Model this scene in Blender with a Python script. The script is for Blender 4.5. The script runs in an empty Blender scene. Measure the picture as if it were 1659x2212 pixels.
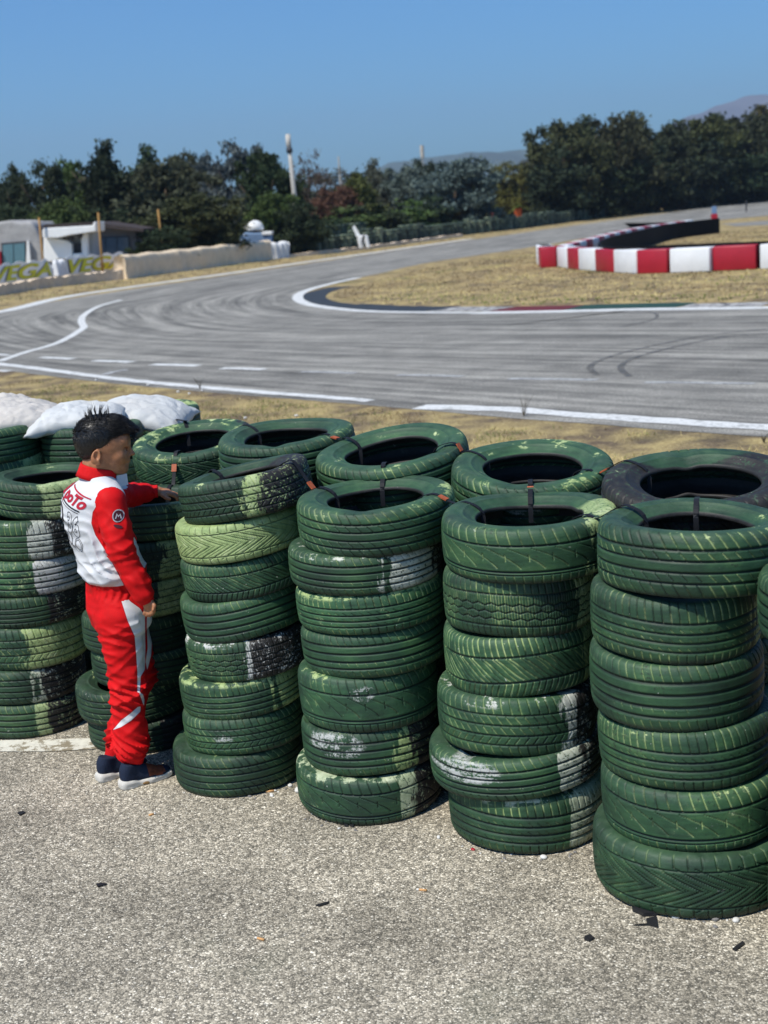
import bpy, math, random
import numpy as np
from mathutils import Vector, Matrix, noise
from mathutils.bvhtree import BVHTree
rnd = random.Random(7); nr = np.random.RandomState(7)
R_ = math.radians
S = bpy.context.scene; COL = S.collection

# ------------------------------------------------------------------ camera, sky, sun, exposure
F = 2949.0; CX = 829.5; CY = 1106.0; PITCH = R_(12.45); ROLL = R_(4.1); H = 2.2
cam_d = bpy.data.cameras.new('camera'); cam = bpy.data.objects.new('camera', cam_d); COL.objects.link(cam)
cam_d.sensor_fit = 'VERTICAL'; cam_d.sensor_height = 36; cam_d.sensor_width = 27; cam_d.lens = 48
cam_d.clip_end = 20000; cam_d.clip_start = 0.05
cam_d.dof.use_dof = True; cam_d.dof.focus_distance = 4.9; cam_d.dof.aperture_fstop = 4.0
cam.matrix_world = Matrix.Translation((0, 0, H)) @ Matrix.Rotation(R_(90) - PITCH, 4, 'X') @ Matrix.Rotation(-ROLL, 4, 'Z')
S.camera = cam
SUN_TO = Vector((-0.67, -0.63, 0.0)).normalized(); SUN_EL = R_(57)
SUN_TO = Vector((SUN_TO.x * math.cos(SUN_EL), SUN_TO.y * math.cos(SUN_EL), math.sin(SUN_EL)))
world = bpy.data.worlds.new('World'); S.world = world; world.use_nodes = True
wn = world.node_tree; bg = wn.nodes['Background']
sky = wn.nodes.new('ShaderNodeTexSky'); sky.sky_type = 'NISHITA'; sky.sun_disc = False
sky.sun_elevation = SUN_EL; sky.sun_rotation = math.atan2(SUN_TO.x, SUN_TO.y)
sky.air_density = 1.0; sky.dust_density = 1.0; sky.ozone_density = 1.0
hsv = wn.nodes.new('ShaderNodeHueSaturation'); hsv.inputs['Saturation'].default_value = 1.0
wb = wn.nodes.new('ShaderNodeMix'); wb.data_type = 'RGBA'; wb.blend_type = 'MULTIPLY'; wb.inputs[0].default_value = 1.0; wb.inputs[7].default_value = (0.43, 0.93, 1.46, 1)
wn.links.new(sky.outputs[0], hsv.inputs['Color']); wn.links.new(hsv.outputs[0], wb.inputs[6]); wn.links.new(wb.outputs[2], bg.inputs[0])
bg.inputs[1].default_value = 0.095
sd = bpy.data.lights.new('sun', 'SUN'); sd.energy = 5.0; sd.angle = R_(0.53); sd.color = (1.0, 0.945, 0.85)
sun = bpy.data.objects.new('sun', sd); COL.objects.link(sun)
sun.rotation_euler = SUN_TO.to_track_quat('Z', 'Y').to_euler(); sun.location = (0, 0, 30)
vs = S.view_settings; vs.view_transform = 'Standard'; vs.look = 'None'; vs.gamma = 1.0; vs.use_curve_mapping = False; vs.exposure = 0.0
S.cycles.max_bounces = 6; S.cycles.diffuse_bounces = 3; S.cycles.volume_bounces = 0; S.cycles.transparent_max_bounces = 8
S.cycles.caustics_reflective = False; S.cycles.caustics_refractive = False

# ------------------------------------------------------------------ measuring helpers (photo measured at 1659 x 2212)
_cp, _sp = math.cos(PITCH), math.sin(PITCH)
FW = Vector((0, _cp, -_sp)); _up0 = Vector((0, _sp, _cp)); _c, _s = math.cos(-ROLL), math.sin(-ROLL)
RT = _c * Vector((1, 0, 0)) + _s * _up0; UP = -_s * Vector((1, 0, 0)) + _c * _up0
def ray(u, v): return FW + RT * ((u - CX) / F) + UP * ((CY - v) / F)
def G(u, v, z=0.0):
    d = ray(u, v); t = (z - H) / d.z; return Vector((d.x * t, d.y * t, z))
def W(u, v, Y):
    d = ray(u, v); t = Y / d.y; return Vector((d.x * t, Y, H + d.z * t))
def proj(p):
    q = Vector(p) - Vector((0, 0, H)); d = q.dot(FW); return CX + F * q.dot(RT) / d, CY - F * q.dot(UP) / d, d
def horizon(u): 
    lo, hi = 0.0, 1100.0
    for _ in range(30):
        m = (lo + hi) / 2
        if ray(u, m).z > 0: lo = m
        else: hi = m
    return lo

# ------------------------------------------------------------------ object helpers
def tag(o, label=None, cat=None, group=None, kind=None):
    if label: o['label'] = label
    if cat: o['category'] = cat
    if group: o['group'] = group
    if kind: o['kind'] = kind
    return o
def empty(name, loc=(0, 0, 0)):
    o = bpy.data.objects.new(name, None); COL.objects.link(o); o.location = loc; o.empty_display_size = 0.1
    return o
def link(name, me, mat=None, parent=None):
    o = bpy.data.objects.new(name, me); COL.objects.link(o)
    if mat is not None:
        if isinstance(mat, (list, tuple)):
            for m in mat: me.materials.append(m)
        elif len(me.materials) == 0: me.materials.append(mat)
    if parent is not None:
        o.parent = parent
        p = parent; off = Vector((0, 0, 0))
        while p is not None:
            off += p.location
            if p.parent is not None: off += p.matrix_parent_inverse.translation
            p = p.parent
        o.matrix_parent_inverse = Matrix.Translation(-off)
    return o
def mesh_np(name, V, Fq, smooth=False, attrs=None):
    me = bpy.data.meshes.new(name)
    V = np.asarray(V, dtype=np.float32); Fq = np.asarray(Fq, dtype=np.int32)
    me.vertices.add(len(V)); me.vertices.foreach_set('co', V.ravel())
    n, k = Fq.shape
    me.loops.add(n * k); me.loops.foreach_set('vertex_index', Fq.ravel())
    me.polygons.add(n); me.polygons.foreach_set('loop_start', np.arange(0, n * k, k, dtype=np.int32))
    me.polygons.foreach_set('loop_total', np.full(n, k, dtype=np.int32))
    if smooth: me.polygons.foreach_set('use_smooth', np.ones(n, dtype=bool))
    me.update(calc_edges=True)
    if attrs:
        for a, vals in attrs.items():
            at = me.attributes.new(a, 'FLOAT', 'POINT'); at.data.foreach_set('value', np.asarray(vals, dtype=np.float32))
    return me
class MB:
    def __init__(s): s.v = []; s.f = []
    def box(s, c, size, rz=0.0, M=None):
        b = len(s.v); cx, cy, cz = c; sx, sy, sz = [q / 2 for q in size]; ca, sa = math.cos(rz), math.sin(rz)
        for z in (-sz, sz):
            for x, y in ((-sx, -sy), (sx, -sy), (sx, sy), (-sx, sy)):
                s.v.append((cx + x * ca - y * sa, cy + x * sa + y * ca, cz + z))
        for f in ((3, 2, 1, 0), (4, 5, 6, 7), (0, 1, 5, 4), (1, 2, 6, 5), (2, 3, 7, 6), (3, 0, 4, 7)): s.f.append(tuple(b + i for i in f))
        return s
    def tube(s, pts, rad, n=8):
        b = len(s.v); pts = [Vector(p) for p in pts]
        if not isinstance(rad, (list, tuple)): rad = [rad] * len(pts)
        for i, p in enumerate(pts):
            t = (pts[min(i + 1, len(pts) - 1)] - pts[max(i - 1, 0)]).normalized()
            a = t.orthogonal().normalized() if i == 0 else (a - t * a.dot(t)).normalized()
            bb = t.cross(a)
            for k in range(n):
                th = 2 * math.pi * k / n; s.v.append(tuple(p + (a * math.cos(th) + bb * math.sin(th)) * rad[i]))
        for i in range(len(pts) - 1):
            for k in range(n):
                s.f.append((b + i * n + k, b + i * n + (k + 1) % n, b + (i + 1) * n + (k + 1) % n, b + (i + 1) * n + k))
        s.f.append(tuple(b + k for k in reversed(range(n)))); s.f.append(tuple(b + (len(pts) - 1) * n + k for k in range(n)))
        return s
    def prism(s, poly, z0, z1):
        b = len(s.v); n = len(poly)
        for z in (z0, z1):
            for p in poly: s.v.append((p[0], p[1], z))
        s.f.append(tuple(b + i for i in reversed(range(n)))); s.f.append(tuple(b + n + i for i in range(n)))
        for i in range(n): s.f.append((b + i, b + (i + 1) % n, b + n + (i + 1) % n, b + n + i))
        return s
    def lathe(s, prof, c, n=16, axis=None):
        b = len(s.v)
        for r, z in prof:
            for k in range(n):
                th = 2 * math.pi * k / n; s.v.append((c[0] + r * math.cos(th), c[1] + r * math.sin(th), c[2] + z))
        for i in range(len(prof) - 1):
            for k in range(n): s.f.append((b + i * n + k, b + i * n + (k + 1) % n, b + (i + 1) * n + (k + 1) % n, b + (i + 1) * n + k))
        return s
    def build(s, name, mat=None, parent=None, smooth=False, bevel=0):
        me = bpy.data.meshes.new(name); me.from_pydata([tuple(v) for v in s.v], [], s.f)
        if smooth: me.polygons.foreach_set('use_smooth', [True] * len(me.polygons))
        me.update(); o = link(name, me, mat, parent)
        if bevel:
            m = o.modifiers.new('bevel', 'BEVEL'); m.width = bevel; m.segments = 2; m.limit_method = 'ANGLE'
        return o

# ------------------------------------------------------------------ material helpers
class Nt:
    def __init__(s, name):
        s.m = bpy.data.materials.new(name); s.m.use_nodes = True; s.t = s.m.node_tree; s.b = s.t.nodes['Principled BSDF']
        s.co = s.n('ShaderNodeTexCoord')
    def n(s, ty, props=None, **inp):
        k = s.t.nodes.new(ty)
        for a, v in (props or {}).items(): setattr(k, a, v)
        for a, v in inp.items(): s.set(k, a.replace('_', ' '), v)
        return k
    def set(s, k, a, v):
        if isinstance(a, str) and a.isdigit(): a = int(a)
        i = k.inputs[a]
        if isinstance(v, bpy.types.NodeSocket): s.t.links.new(v, i)
        elif isinstance(v, bpy.types.Node): s.t.links.new(v.outputs[0], i)
        else:
            if isinstance(v, tuple) and len(v) == 3 and i.type == 'RGBA': v = (*v, 1)
            i.default_value = v
    def noise(s, scale, vec=None, detail=4, rough=0.55, w=None, dist=0.0):
        k = s.t.nodes.new('ShaderNodeTexNoise'); k.inputs['Scale'].default_value = scale; k.inputs['Detail'].default_value = detail
        k.inputs['Roughness'].default_value = rough; k.inputs['Distortion'].default_value = dist
        s.set(k, 'Vector', vec if vec is not None else s.co.outputs['Object'])
        if w is not None:
            k.noise_dimensions = '4D'; s.set(k, 'W', w)
        return k.outputs[0]
    def ridged(s, scale, vec, detail=3, w=None):
        k = s.t.nodes.new('ShaderNodeTexNoise'); k.noise_type = 'RIDGED_MULTIFRACTAL'; k.normalize = True; k.inputs['Scale'].default_value = scale; k.inputs['Detail'].default_value = detail; k.inputs['Distortion'].default_value = .6; s.set(k, 'Vector', vec); return k.outputs[0]
    def math(s, op, a, b=0.0, c=None, clamp=False):
        k = s.t.nodes.new('ShaderNodeMath'); k.operation = op; k.use_clamp = clamp; s.set(k, 0, a); s.set(k, 1, b)
        if c is not None: s.set(k, 2, c)
        return k.outputs[0]
    def ramp(s, fac, stops, interp='LINEAR'):
        k = s.t.nodes.new('ShaderNodeValToRGB'); s.set(k, 'Fac', fac); r = k.color_ramp; r.interpolation = interp
        while len(r.elements) > 1: r.elements.remove(r.elements[-1])
        r.elements[0].position = stops[0][0]; r.elements[0].color = cc(stops[0][1])
        for p, c in stops[1:]:
            e = r.elements.new(p); e.color = cc(c)
        return k.outputs[0]
    def step(s, x, lo, hi): 
        k = s.t.nodes.new('ShaderNodeMapRange'); s.set(k, 'Value', x); s.set(k, 'From Min', lo); s.set(k, 'From Max', hi); return k.outputs[0]
    def mix(s, f, a, b):
        k = s.t.nodes.new('ShaderNodeMix'); k.data_type = 'RGBA'; s.set(k, 0, f); s.set(k, 6, a if not isinstance(a, tuple) else (*a[:3], 1)); s.set(k, 7, b if not isinstance(b, tuple) else (*b[:3], 1))
        return k.outputs[2]
    def mapping(s, scale, vec=None, rot=(0, 0, 0)):
        k = s.t.nodes.new('ShaderNodeMapping'); k.inputs['Scale'].default_value = scale; k.inputs['Rotation'].default_value = rot
        s.set(k, 'Vector', vec if vec is not None else s.co.outputs['Object']); return k.outputs[0]
    def bump(s, h, strength=0.3, dist=0.01, prev=None):
        k = s.t.nodes.new('ShaderNodeBump'); k.inputs['Strength'].default_value = strength; k.inputs['Distance'].default_value = dist
        s.set(k, 'Height', h)
        if prev is not None: s.set(k, 'Normal', prev)
        return k.outputs[0]
    def attr(s, name, obj=False):
        k = s.t.nodes.new('ShaderNodeAttribute'); k.attribute_name = name
        if obj: k.attribute_type = 'OBJECT'
        return k.outputs['Fac']
    def out(s, color=None, rough=None, spec=None, normal=None, **kw):
        if color is not None: s.set(s.b, 'Base Color', color if not isinstance(color, tuple) else (*color[:3], 1))
        if rough is not None: s.set(s.b, 'Roughness', rough)
        if spec is not None: s.set(s.b, 'Specular IOR Level', spec)
        if normal is not None: s.set(s.b, 'Normal', normal)
        for a, v in kw.items(): s.set(s.b, a.replace('_', ' '), v)
        return s.m
def cc(c):
    if isinstance(c, (int, float)): return (c, c, c, 1)
    return (*c[:3], 1)
def simple(name, color, rough=0.6, var=0.25, scale=8.0, spec=0.3, bump=0.0, bscale=60.0):
    s = Nt(name); n1 = s.noise(scale); n2 = s.noise(scale * 6)
    f = s.math('ADD', s.math('MULTIPLY', n1, 0.6), s.math('MULTIPLY', n2, 0.4))
    c = s.ramp(f, [(0.3, tuple(k * (1 - var) for k in color)), (0.7, tuple(min(1, k * (1 + var)) for k in color))])
    nm = s.bump(s.noise(bscale), bump, 0.005) if bump else None
    return s.out(c, rough, spec, nm)

def poly_sdf(px, py, poly):
    """signed distance (negative inside) of points to a polygon"""
    poly = np.asarray(poly, float); d = np.full(px.shape, 1e9); ins = np.zeros(px.shape, bool); n = len(poly)
    for i in range(n):
        ax, ay = poly[i]; bx, by = poly[(i + 1) % n]; ex, ey = bx - ax, by - ay
        t = np.clip(((px - ax) * ex + (py - ay) * ey) / (ex * ex + ey * ey + 1e-12), 0, 1)
        d = np.minimum(d, np.hypot(px - ax - t * ex, py - ay - t * ey))
        cnd = (ay > py) != (by > py)
        with np.errstate(divide='ignore', invalid='ignore'):
            xi = ax + (py - ay) * (bx - ax) / (by - ay if by != ay else 1e-12)
        ins ^= cnd & (px < xi)
    return np.where(ins, -d, d)
def spline(P, n):
    P = [Vector((*p, 0)) if len(p) == 2 else Vector(p) for p in P]; out = []
    for i in range(len(P) - 1):
        p0, p1, p2, p3 = P[max(i - 1, 0)], P[i], P[i + 1], P[min(i + 2, len(P) - 1)]
        for k in range(n):
            t = k / n
            out.append(0.5 * ((2 * p1) + (p2 - p0) * t + (2 * p0 - 5 * p1 + 4 * p2 - p3) * t * t + (3 * p1 - p0 - 3 * p2 + p3) * t ** 3))
    out.append(P[-1]); return out
def resample(P, n):
    L = [0.0]
    for a, b in zip(P, P[1:]): L.append(L[-1] + (b - a).length)
    out = []; j = 0
    for i in range(n):
        d = L[-1] * i / (n - 1)
        while j < len(L) - 2 and L[j + 1] < d: j += 1
        t = (d - L[j]) / max(L[j + 1] - L[j], 1e-9); out.append(P[j].lerp(P[j + 1], min(max(t, 0), 1)))
    return out
def ribbon(name, P, w, z, mat, wob=0.0, parent=None):
    v = []; f = []
    for i, p in enumerate(P):
        t = (P[min(i + 1, len(P) - 1)] - P[max(i - 1, 0)]); t.z = 0; t.normalize(); nrm = Vector((-t.y, t.x, 0))
        ww = w[i] if isinstance(w, list) else w
        a = ww / 2 * (1 + wob * rnd.uniform(-1, 1)); b = ww / 2 * (1 + wob * rnd.uniform(-1, 1))
        v += [(p.x + nrm.x * a, p.y + nrm.y * a, z), (p.x - nrm.x * b, p.y - nrm.y * b, z)]
    for i in range(len(P) - 1): f.append((2 * i + 1, 2 * i + 3, 2 * i + 2, 2 * i))
    me = bpy.data.meshes.new(name); me.from_pydata(v, [], f); me.update()
    return link(name, me, mat, parent)

# ================================================================== SETTING
# ---- ground
def mat_ground():
    s = Nt('dry_ground'); o = s.co.outputs['Object']
    big = s.noise(0.35, o, 3); mid = s.noise(2.2, o, 4); fine = s.noise(28, s.mapping((1, 1, 1)), 5, 0.7)
    straw = s.ramp(fine, [(0.25, (0.20, 0.14, 0.07)), (0.5, (0.45, 0.345, 0.155)), (0.75, (0.68, 0.56, 0.28))])
    soil = s.ramp(fine, [(0.3, (0.06, 0.046, 0.034)), (0.7, (0.24, 0.18, 0.125))])
    green = s.ramp(fine, [(0.3, (0.05, 0.06, 0.018)), (0.7, (0.24, 0.25, 0.07))])
    c = s.mix(s.step(s.math('ADD', s.math('MULTIPLY', mid, .6), s.math('MULTIPLY', s.noise(.7, o, 6, .7), .5)), 0.46, 0.66), straw, soil); c = s.mix(s.math('MULTIPLY', s.step(big, 0.55, 0.72), 0.5), c, green)
    return s.out(c, 0.95, 0.1, s.bump(fine, 0.9, 0.03))
M_ground = mat_ground()
def grid_sheet(name, mat):
    R = [0, 6, 12, 20, 30, 45, 70, 110, 180, 400, 1000, 2500, 5200]; n = 48; v = [(0, 0, 0)]; f = []
    for r in R[1:]:
        for k in range(n): v.append((r * math.cos(2 * math.pi * k / n), r * math.sin(2 * math.pi * k / n), 0))
    for k in range(n): f.append((0, 1 + k, 1 + (k + 1) % n))
    for i in range(len(R) - 2):
        a = 1 + i * n; b = a + n
        for k in range(n): f.append((a + k, b + k, b + (k + 1) % n, a + (k + 1) % n))
    me = bpy.data.meshes.new(name); me.from_pydata(v, [], f); me.update(); return tag(link(name, me, mat), kind='structure')
ground = grid_sheet('ground', M_ground)

# ---- foreground pavement with coarse aggregate
def mat_pavement():
    s = Nt('pale_aggregate_asphalt'); o = s.co.outputs['Object']
    vo = s.n('ShaderNodeTexVoronoi', Scale=170.0, Vector=o); vs_ = vo.outputs['Color']; vd = vo.outputs['Distance']
    sepc = s.n('ShaderNodeSeparateColor', Color=vs_)
    stone = s.ramp(sepc.outputs[0], [(0.0, (0.12, 0.112, 0.096)), (0.35, (0.225, 0.203, 0.165)), (0.7, (0.345, 0.312, 0.255)), (0.93, (0.50, 0.455, 0.38)), (1.0, (0.72, 0.68, 0.60))])
    gap = s.math('MULTIPLY', s.step(vd, 0.36, 0.62), s.step(s.noise(40, o, 2), 0.38, 0.6))
    c = s.mix(s.math('MULTIPLY', gap, .8), stone, (0.05, 0.046, 0.038))
    v2 = s.n('ShaderNodeTexVoronoi', Scale=55.0, Vector=o); s2 = s.n('ShaderNodeSeparateColor', Color=v2.outputs['Color'])
    big = s.math('MULTIPLY', s.step(s2.outputs[1], 0.93, 0.95), s.step(v2.outputs['Distance'], 0.3, 0.22))
    c = s.mix(big, c, s.ramp(s2.outputs[2], [(0, (0.14, 0.13, 0.12)), (0.6, (0.42, 0.4, 0.35)), (1, (0.66, 0.62, 0.54))]))
    st = s.noise(1.1, o, 5, 0.6); st2 = s.noise(5.0, o, 5, 0.65)
    k = s.math('ADD', s.math('MULTIPLY', st, 0.75), s.math('MULTIPLY', st2, 0.35))
    shade = s.ramp(k, [(0.36, 0.74), (0.50, 1.08), (0.64, 1.4)])
    mul = s.n('ShaderNodeMix', {'data_type': 'RGBA', 'blend_type': 'MULTIPLY'}); s.set(mul, 0, 1.0); s.set(mul, 6, c); s.set(mul, 7, shade)
    g = s.math('MULTIPLY', s.step(s.noise(0.9, s.mapping((1, 1, 1), rot=(0, 0, 1)), 4), 0.6, 0.72), 0.3)
    wm = s.n('ShaderNodeMix', {'data_type': 'RGBA', 'blend_type': 'MULTIPLY'}); s.set(wm, 0, 1.0); s.set(wm, 6, mul.outputs[2]); s.set(wm, 7, (1.18, 1.155, 1.08, 1)); c2 = s.mix(g, wm.outputs[2], (0.07, 0.105, 0.06))
    h = s.math('SUBTRACT', s.math('MULTIPLY', sepc.outputs[1], 0.5), vd)
    return s.out(c2, 0.85, 0.25, s.bump(h, 0.6, 0.004))
M_pav = mat_pavement()
pe = [G(-900, 1360), G(-60, 1540), G(110, 1520), G(330, 1560), G(560, 1600), G(850, 1640), G(1200, 1690), G(1500, 1770), G(1900, 1800), G(3400, 1900)]
poly = [(p.x, p.y) for p in pe]
edge = []
for a, b in zip(poly, poly[1:]):
    for i in range(16):
        t = i / 16; edge.append((a[0] + (b[0] - a[0]) * t + rnd.uniform(-.015, .015), a[1] + (b[1] - a[1]) * t + rnd.uniform(-.03, .03)))
poly2 = [(-14, -8), (16, -8)] + [poly[-1]] + list(reversed(edge))
me = bpy.data.meshes.new('pavement'); me.from_pydata([(x, y, 0.004) for x, y in poly2], [], [tuple(range(len(poly2)))]); me.update()
tag(link('pavement', me, M_pav), kind='structure')

def mat_paint_line(name, col=(0.72, 0.72, 0.68), lo=0.36, hi=0.5, base=(0.2, 0.19, 0.17), sc=14):
    s = Nt(name); n = s.noise(sc, None, 6, 0.75); n2 = s.noise(3, None, 3)
    f = s.step(s.math('ADD', n, s.math('MULTIPLY', s.math('SUBTRACT', n2, 0.5), 0.35)), lo, hi)
    c = s.mix(f, base, s.ramp(s.noise(60, None, 3), [(0.3, tuple(k * .8 for k in col)), (0.7, col)]))
    return s.out(c, 0.7, 0.3, s.bump(n, 0.3, 0.004))
M_white_worn = mat_paint_line('worn_white_paint', (0.74, 0.71, 0.6), 0.44, 0.50, (0.26, 0.22, 0.15))
M_white_line = mat_paint_line('white_track_line', (0.74, 0.74, 0.71), 0.30, 0.50, (0.22, 0.22, 0.20), 16)
M_white_faint = mat_paint_line('faded_white_paint', (0.55, 0.55, 0.53), 0.38, 0.62, (0.19, 0.19, 0.185), 18)
wl = resample(spline([G(-500, 1640), G(-150, 1622), G(0, 1615), G(90, 1614), G(188, 1610), G(236, 1606)], 12), 60)
tag(ribbon('pavement_line', wl, 0.135, 0.008, M_white_worn, 0.06), kind='structure')

# ---- track
def ext(a, b, k): return b + (b - a).normalized() * k
def wp(L): return [G(u, v) for u, v in L]
inner = wp([(1659, 664), (1379, 669), (1179, 674), (1029, 676), (829, 674), (735, 668), (672, 659), (648, 650), (643, 642), (650, 634), (672, 625), (720, 612), (775, 600), (829, 589), (929, 567), (1129, 537), (1350, 501), (1549, 476), (1659, 466)])
inner = [ext(inner[1], inner[0], 25)] + inner + [ext(inner[-2], inner[-1], 160)]
outer = wp([(1659, 945), (1400, 927), (1290, 917), (1120, 905), (900, 885), (750, 872), (550, 856), (400, 843), (250, 829), (100, 812), (0, 799), (-160, 780), (-300, 748), (-330, 722), (-200, 700), (0, 672), (125, 650), (250, 630), (500, 594), (650, 572), (829, 545), (1019, 518), (1200, 494), (1400, 466), (1600, 438), (1659, 430)])
outer = [ext(outer[1], outer[0], 10)] + outer + [ext(outer[-2], outer[-1], 160)]
def split_at(P, idx, n1, n2):
    a = resample(spline(P[:idx + 1], 8), n1); b = resample(spline(P[idx:], 8), n2); return a + b[1:]
inn = split_at(inner, 9, 110, 150); out_ = split_at(outer, 13, 110, 150)
def mat_asphalt():
    s = Nt('track_asphalt'); o = s.co.outputs['Object']; uv = s.co.outputs['UV']
    fine = s.noise(48, o, 4, 0.8); mid = s.noise(1.5, o, 4)
    st1 = s.noise(1.0, s.mapping((0.16, 34, 1), uv), 4, 0.6); st2 = s.noise(1.0, s.mapping((0.35, 90, 1), uv), 3, 0.6)
    k = s.math('ADD', s.math('MULTIPLY', st1, 0.95), s.math('MULTIPLY', st2, 0.3)); k = s.math('ADD', k, s.math('MULTIPLY', s.math('SUBTRACT', mid, 0.5), 0.35)); k = s.math('ADD', k, s.math('MULTIPLY', s.math('SUBTRACT', s.noise(1.0, s.mapping((0.05, 7, 1), uv), 3, .6), .5), .35))
    base = s.ramp(k, [(0.42, 0.10), (0.56, 0.178), (0.67, 0.25), (0.8, 0.34)])
    sp = s.ramp(fine, [(0.3, 0.3), (0.5, 1.0), (0.70, 2.1)])
    mul = s.n('ShaderNodeMix', {'data_type': 'RGBA', 'blend_type': 'MULTIPLY'}); s.set(mul, 0, 1.0); s.set(mul, 6, base); s.set(mul, 7, sp)
    tint = s.n('ShaderNodeMix', {'data_type': 'RGBA', 'blend_type': 'MULTIPLY'}); s.set(tint, 0, 1.0); s.set(tint, 6, mul.outputs[2]); s.set(tint, 7, (0.92, 0.875, 0.765, 1))
    return s.out(tint.outputs[2], 0.82, 0.25, s.bump(fine, 0.4, 0.006))
M_asph = mat_asphalt()
NV = 14; v = []; f = []; uvs = []; Lm = 0.0; prev = None
for i, (a, b) in enumerate(zip(inn, out_)):
    m = (a + b) / 2
    if prev is not None: Lm += (m - prev).length
    prev = m
    for j in range(NV + 1):
        p = a.lerp(b, j / NV); v.append((p.x, p.y, 0.004)); uvs.append((Lm, j / NV))
for i in range(len(inn) - 1):
    for j in range(NV):
        q = i * (NV + 1) + j; f.append((q, q + 1, q + NV + 2, q + NV + 1))
me = bpy.data.meshes.new('track'); me.from_pydata(v, [], f)
uvl = me.uv_layers.new(name='UVMap')
for l in me.loops: uvl.data[l.index].uv = uvs[l.vertex_index]
me.update(); me.flip_normals() if me.polygons[0].normal.z < 0 else None
tag(link('track', me, M_asph), kind='structure')
# painted lines
def line(pts, w, z=0.008, mat=None, n=10, wob=0.03, name='track_line'):
    P = spline([G(*p) for p in pts], n); P = resample(P, max(8, int(sum((b - a).length for a, b in zip(P, P[1:])) / 0.25)) if len(P) < 400 else 200)
    return tag(ribbon(name, P, w, z, mat or M_white_line, wob), kind='structure')
line([(1029, 676), (829, 674), (735, 668), (672, 659), (648, 650), (643, 642), (650, 634), (672, 625), (720, 612), (775, 600)], 0.30)
line([(1900, 655), (1659, 665), (1379, 669), (1179, 674), (1029, 676.5)], 0.5, 0.0085)
line([(-60, 779), (0, 787), (85, 797), (250, 819), (400, 834), (550, 847), (750, 862), (800, 867)], 0.2, wob=.2)
line([(905, 880), (1000, 882), (1120, 887), (1290, 901), (1450, 911), (1659, 925), (1900, 944)], 0.30, wob=0.2)
line([(0, 781), (50, 763), (125, 741), (175, 713), (181, 705), (176, 696), (182, 681), (212, 663), (262, 648)], 0.18)
line([(-200, 702), (0, 674), (125, 645), (250, 625), (500, 590), (650, 568), (829, 543), (1019, 516)], 0.6)
line([(1100, 508), (1400, 464), (1600, 437), (1659, 430), (1800, 412)], 0.3, mat=M_white_faint)
for a, b, v_ in ((88, 158, 774), (202, 285, 781), (328, 428, 789), (480, 570, 797), (650, 770, 805), (859, 999, 812), (1099, 1289, 820), (1394, 1629, 828), (-40, 20, 801), (-40, 20, 766)):
    line([(a, v_ - 1), ((a + b) / 2, v_), (b, v_ + 2)], 0.2 if a > 80 and a < 500 else 0.15, mat=M_white_line if a < 500 else M_white_faint, wob=0.2, name='lane_dash')
line([(225, 811), (250, 804), (276, 800)], 0.16, 0.0125, mat=M_white_faint, wob=0.2, name='lane_dash')
# tyre marks
def mat_mark():
    s = Nt('rubber_skid_mark'); n = s.noise(5, None, 5, 0.8)
    return s.out(s.ramp(n, [(0.3, 0.055), (0.7, 0.12)]), 0.75, 0.3, Alpha=s.step(n, 0.35, 0.75))
M_mark = mat_mark()
line([(1659, 712), (1560, 722), (1440, 742), (1330, 768), (1275, 792), (1290, 812)], 0.09, 0.0125, M_mark, name='skid_mark')
line([(1659, 722), (1560, 730), (1440, 755), (1370, 775), (1340, 795), (1360, 815)], 0.09, 0.0125, M_mark, name='skid_mark')
line([(1370, 672), (1415, 678), (1410, 692), (1340, 708)], 0.07, 0.0125, M_mark, name='skid_mark')
# flat painted kerb along the infield
M_kdark = simple('kerb_black_paint', (0.035, 0.04, 0.045), 0.7, 0.3, 3); M_kred = simple('kerb_red_paint', (0.13, 0.02, 0.022), 0.7, 0.3, 3)
M_kgreen = simple('kerb_green_paint', (0.02, 0.055, 0.038), 0.7, 0.3, 3); M_kpale = mat_paint_line('kerb_worn_white', (0.5, 0.48, 0.45), 0.4, 0.55, (0.06, 0.06, 0.06), 6)
def kerb(pts, w, mat, z=0.0062):
    P = resample(spline([G(*p) for p in pts], 8), 24); return tag(ribbon('kerb', P, w, z, mat, 0.04), kind='structure')
kerb([(735, 620), (700, 628), (678, 638), (676, 647), (700, 656), (740, 661)], .75, M_kdark); kerb([(740, 661), (829, 666), (955, 668)], 1.1, M_kdark)
kerb([(955, 668), (1084, 668)], 1.0, M_kpale); kerb([(1084, 668), (1150, 667), (1239, 665)], 1.15, M_kred)
kerb([(1239, 665), (1350, 662), (1479, 660)], 1.15, M_kgreen); kerb([(1479, 661), (1659, 657)], 0.8, M_kpale)
# other road on the far right, light track service road
sr = [G(1500, 474), G(1659, 462), G(1800, 452), G(1800, 478), G(1659, 484), G(1552, 492)]

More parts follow.
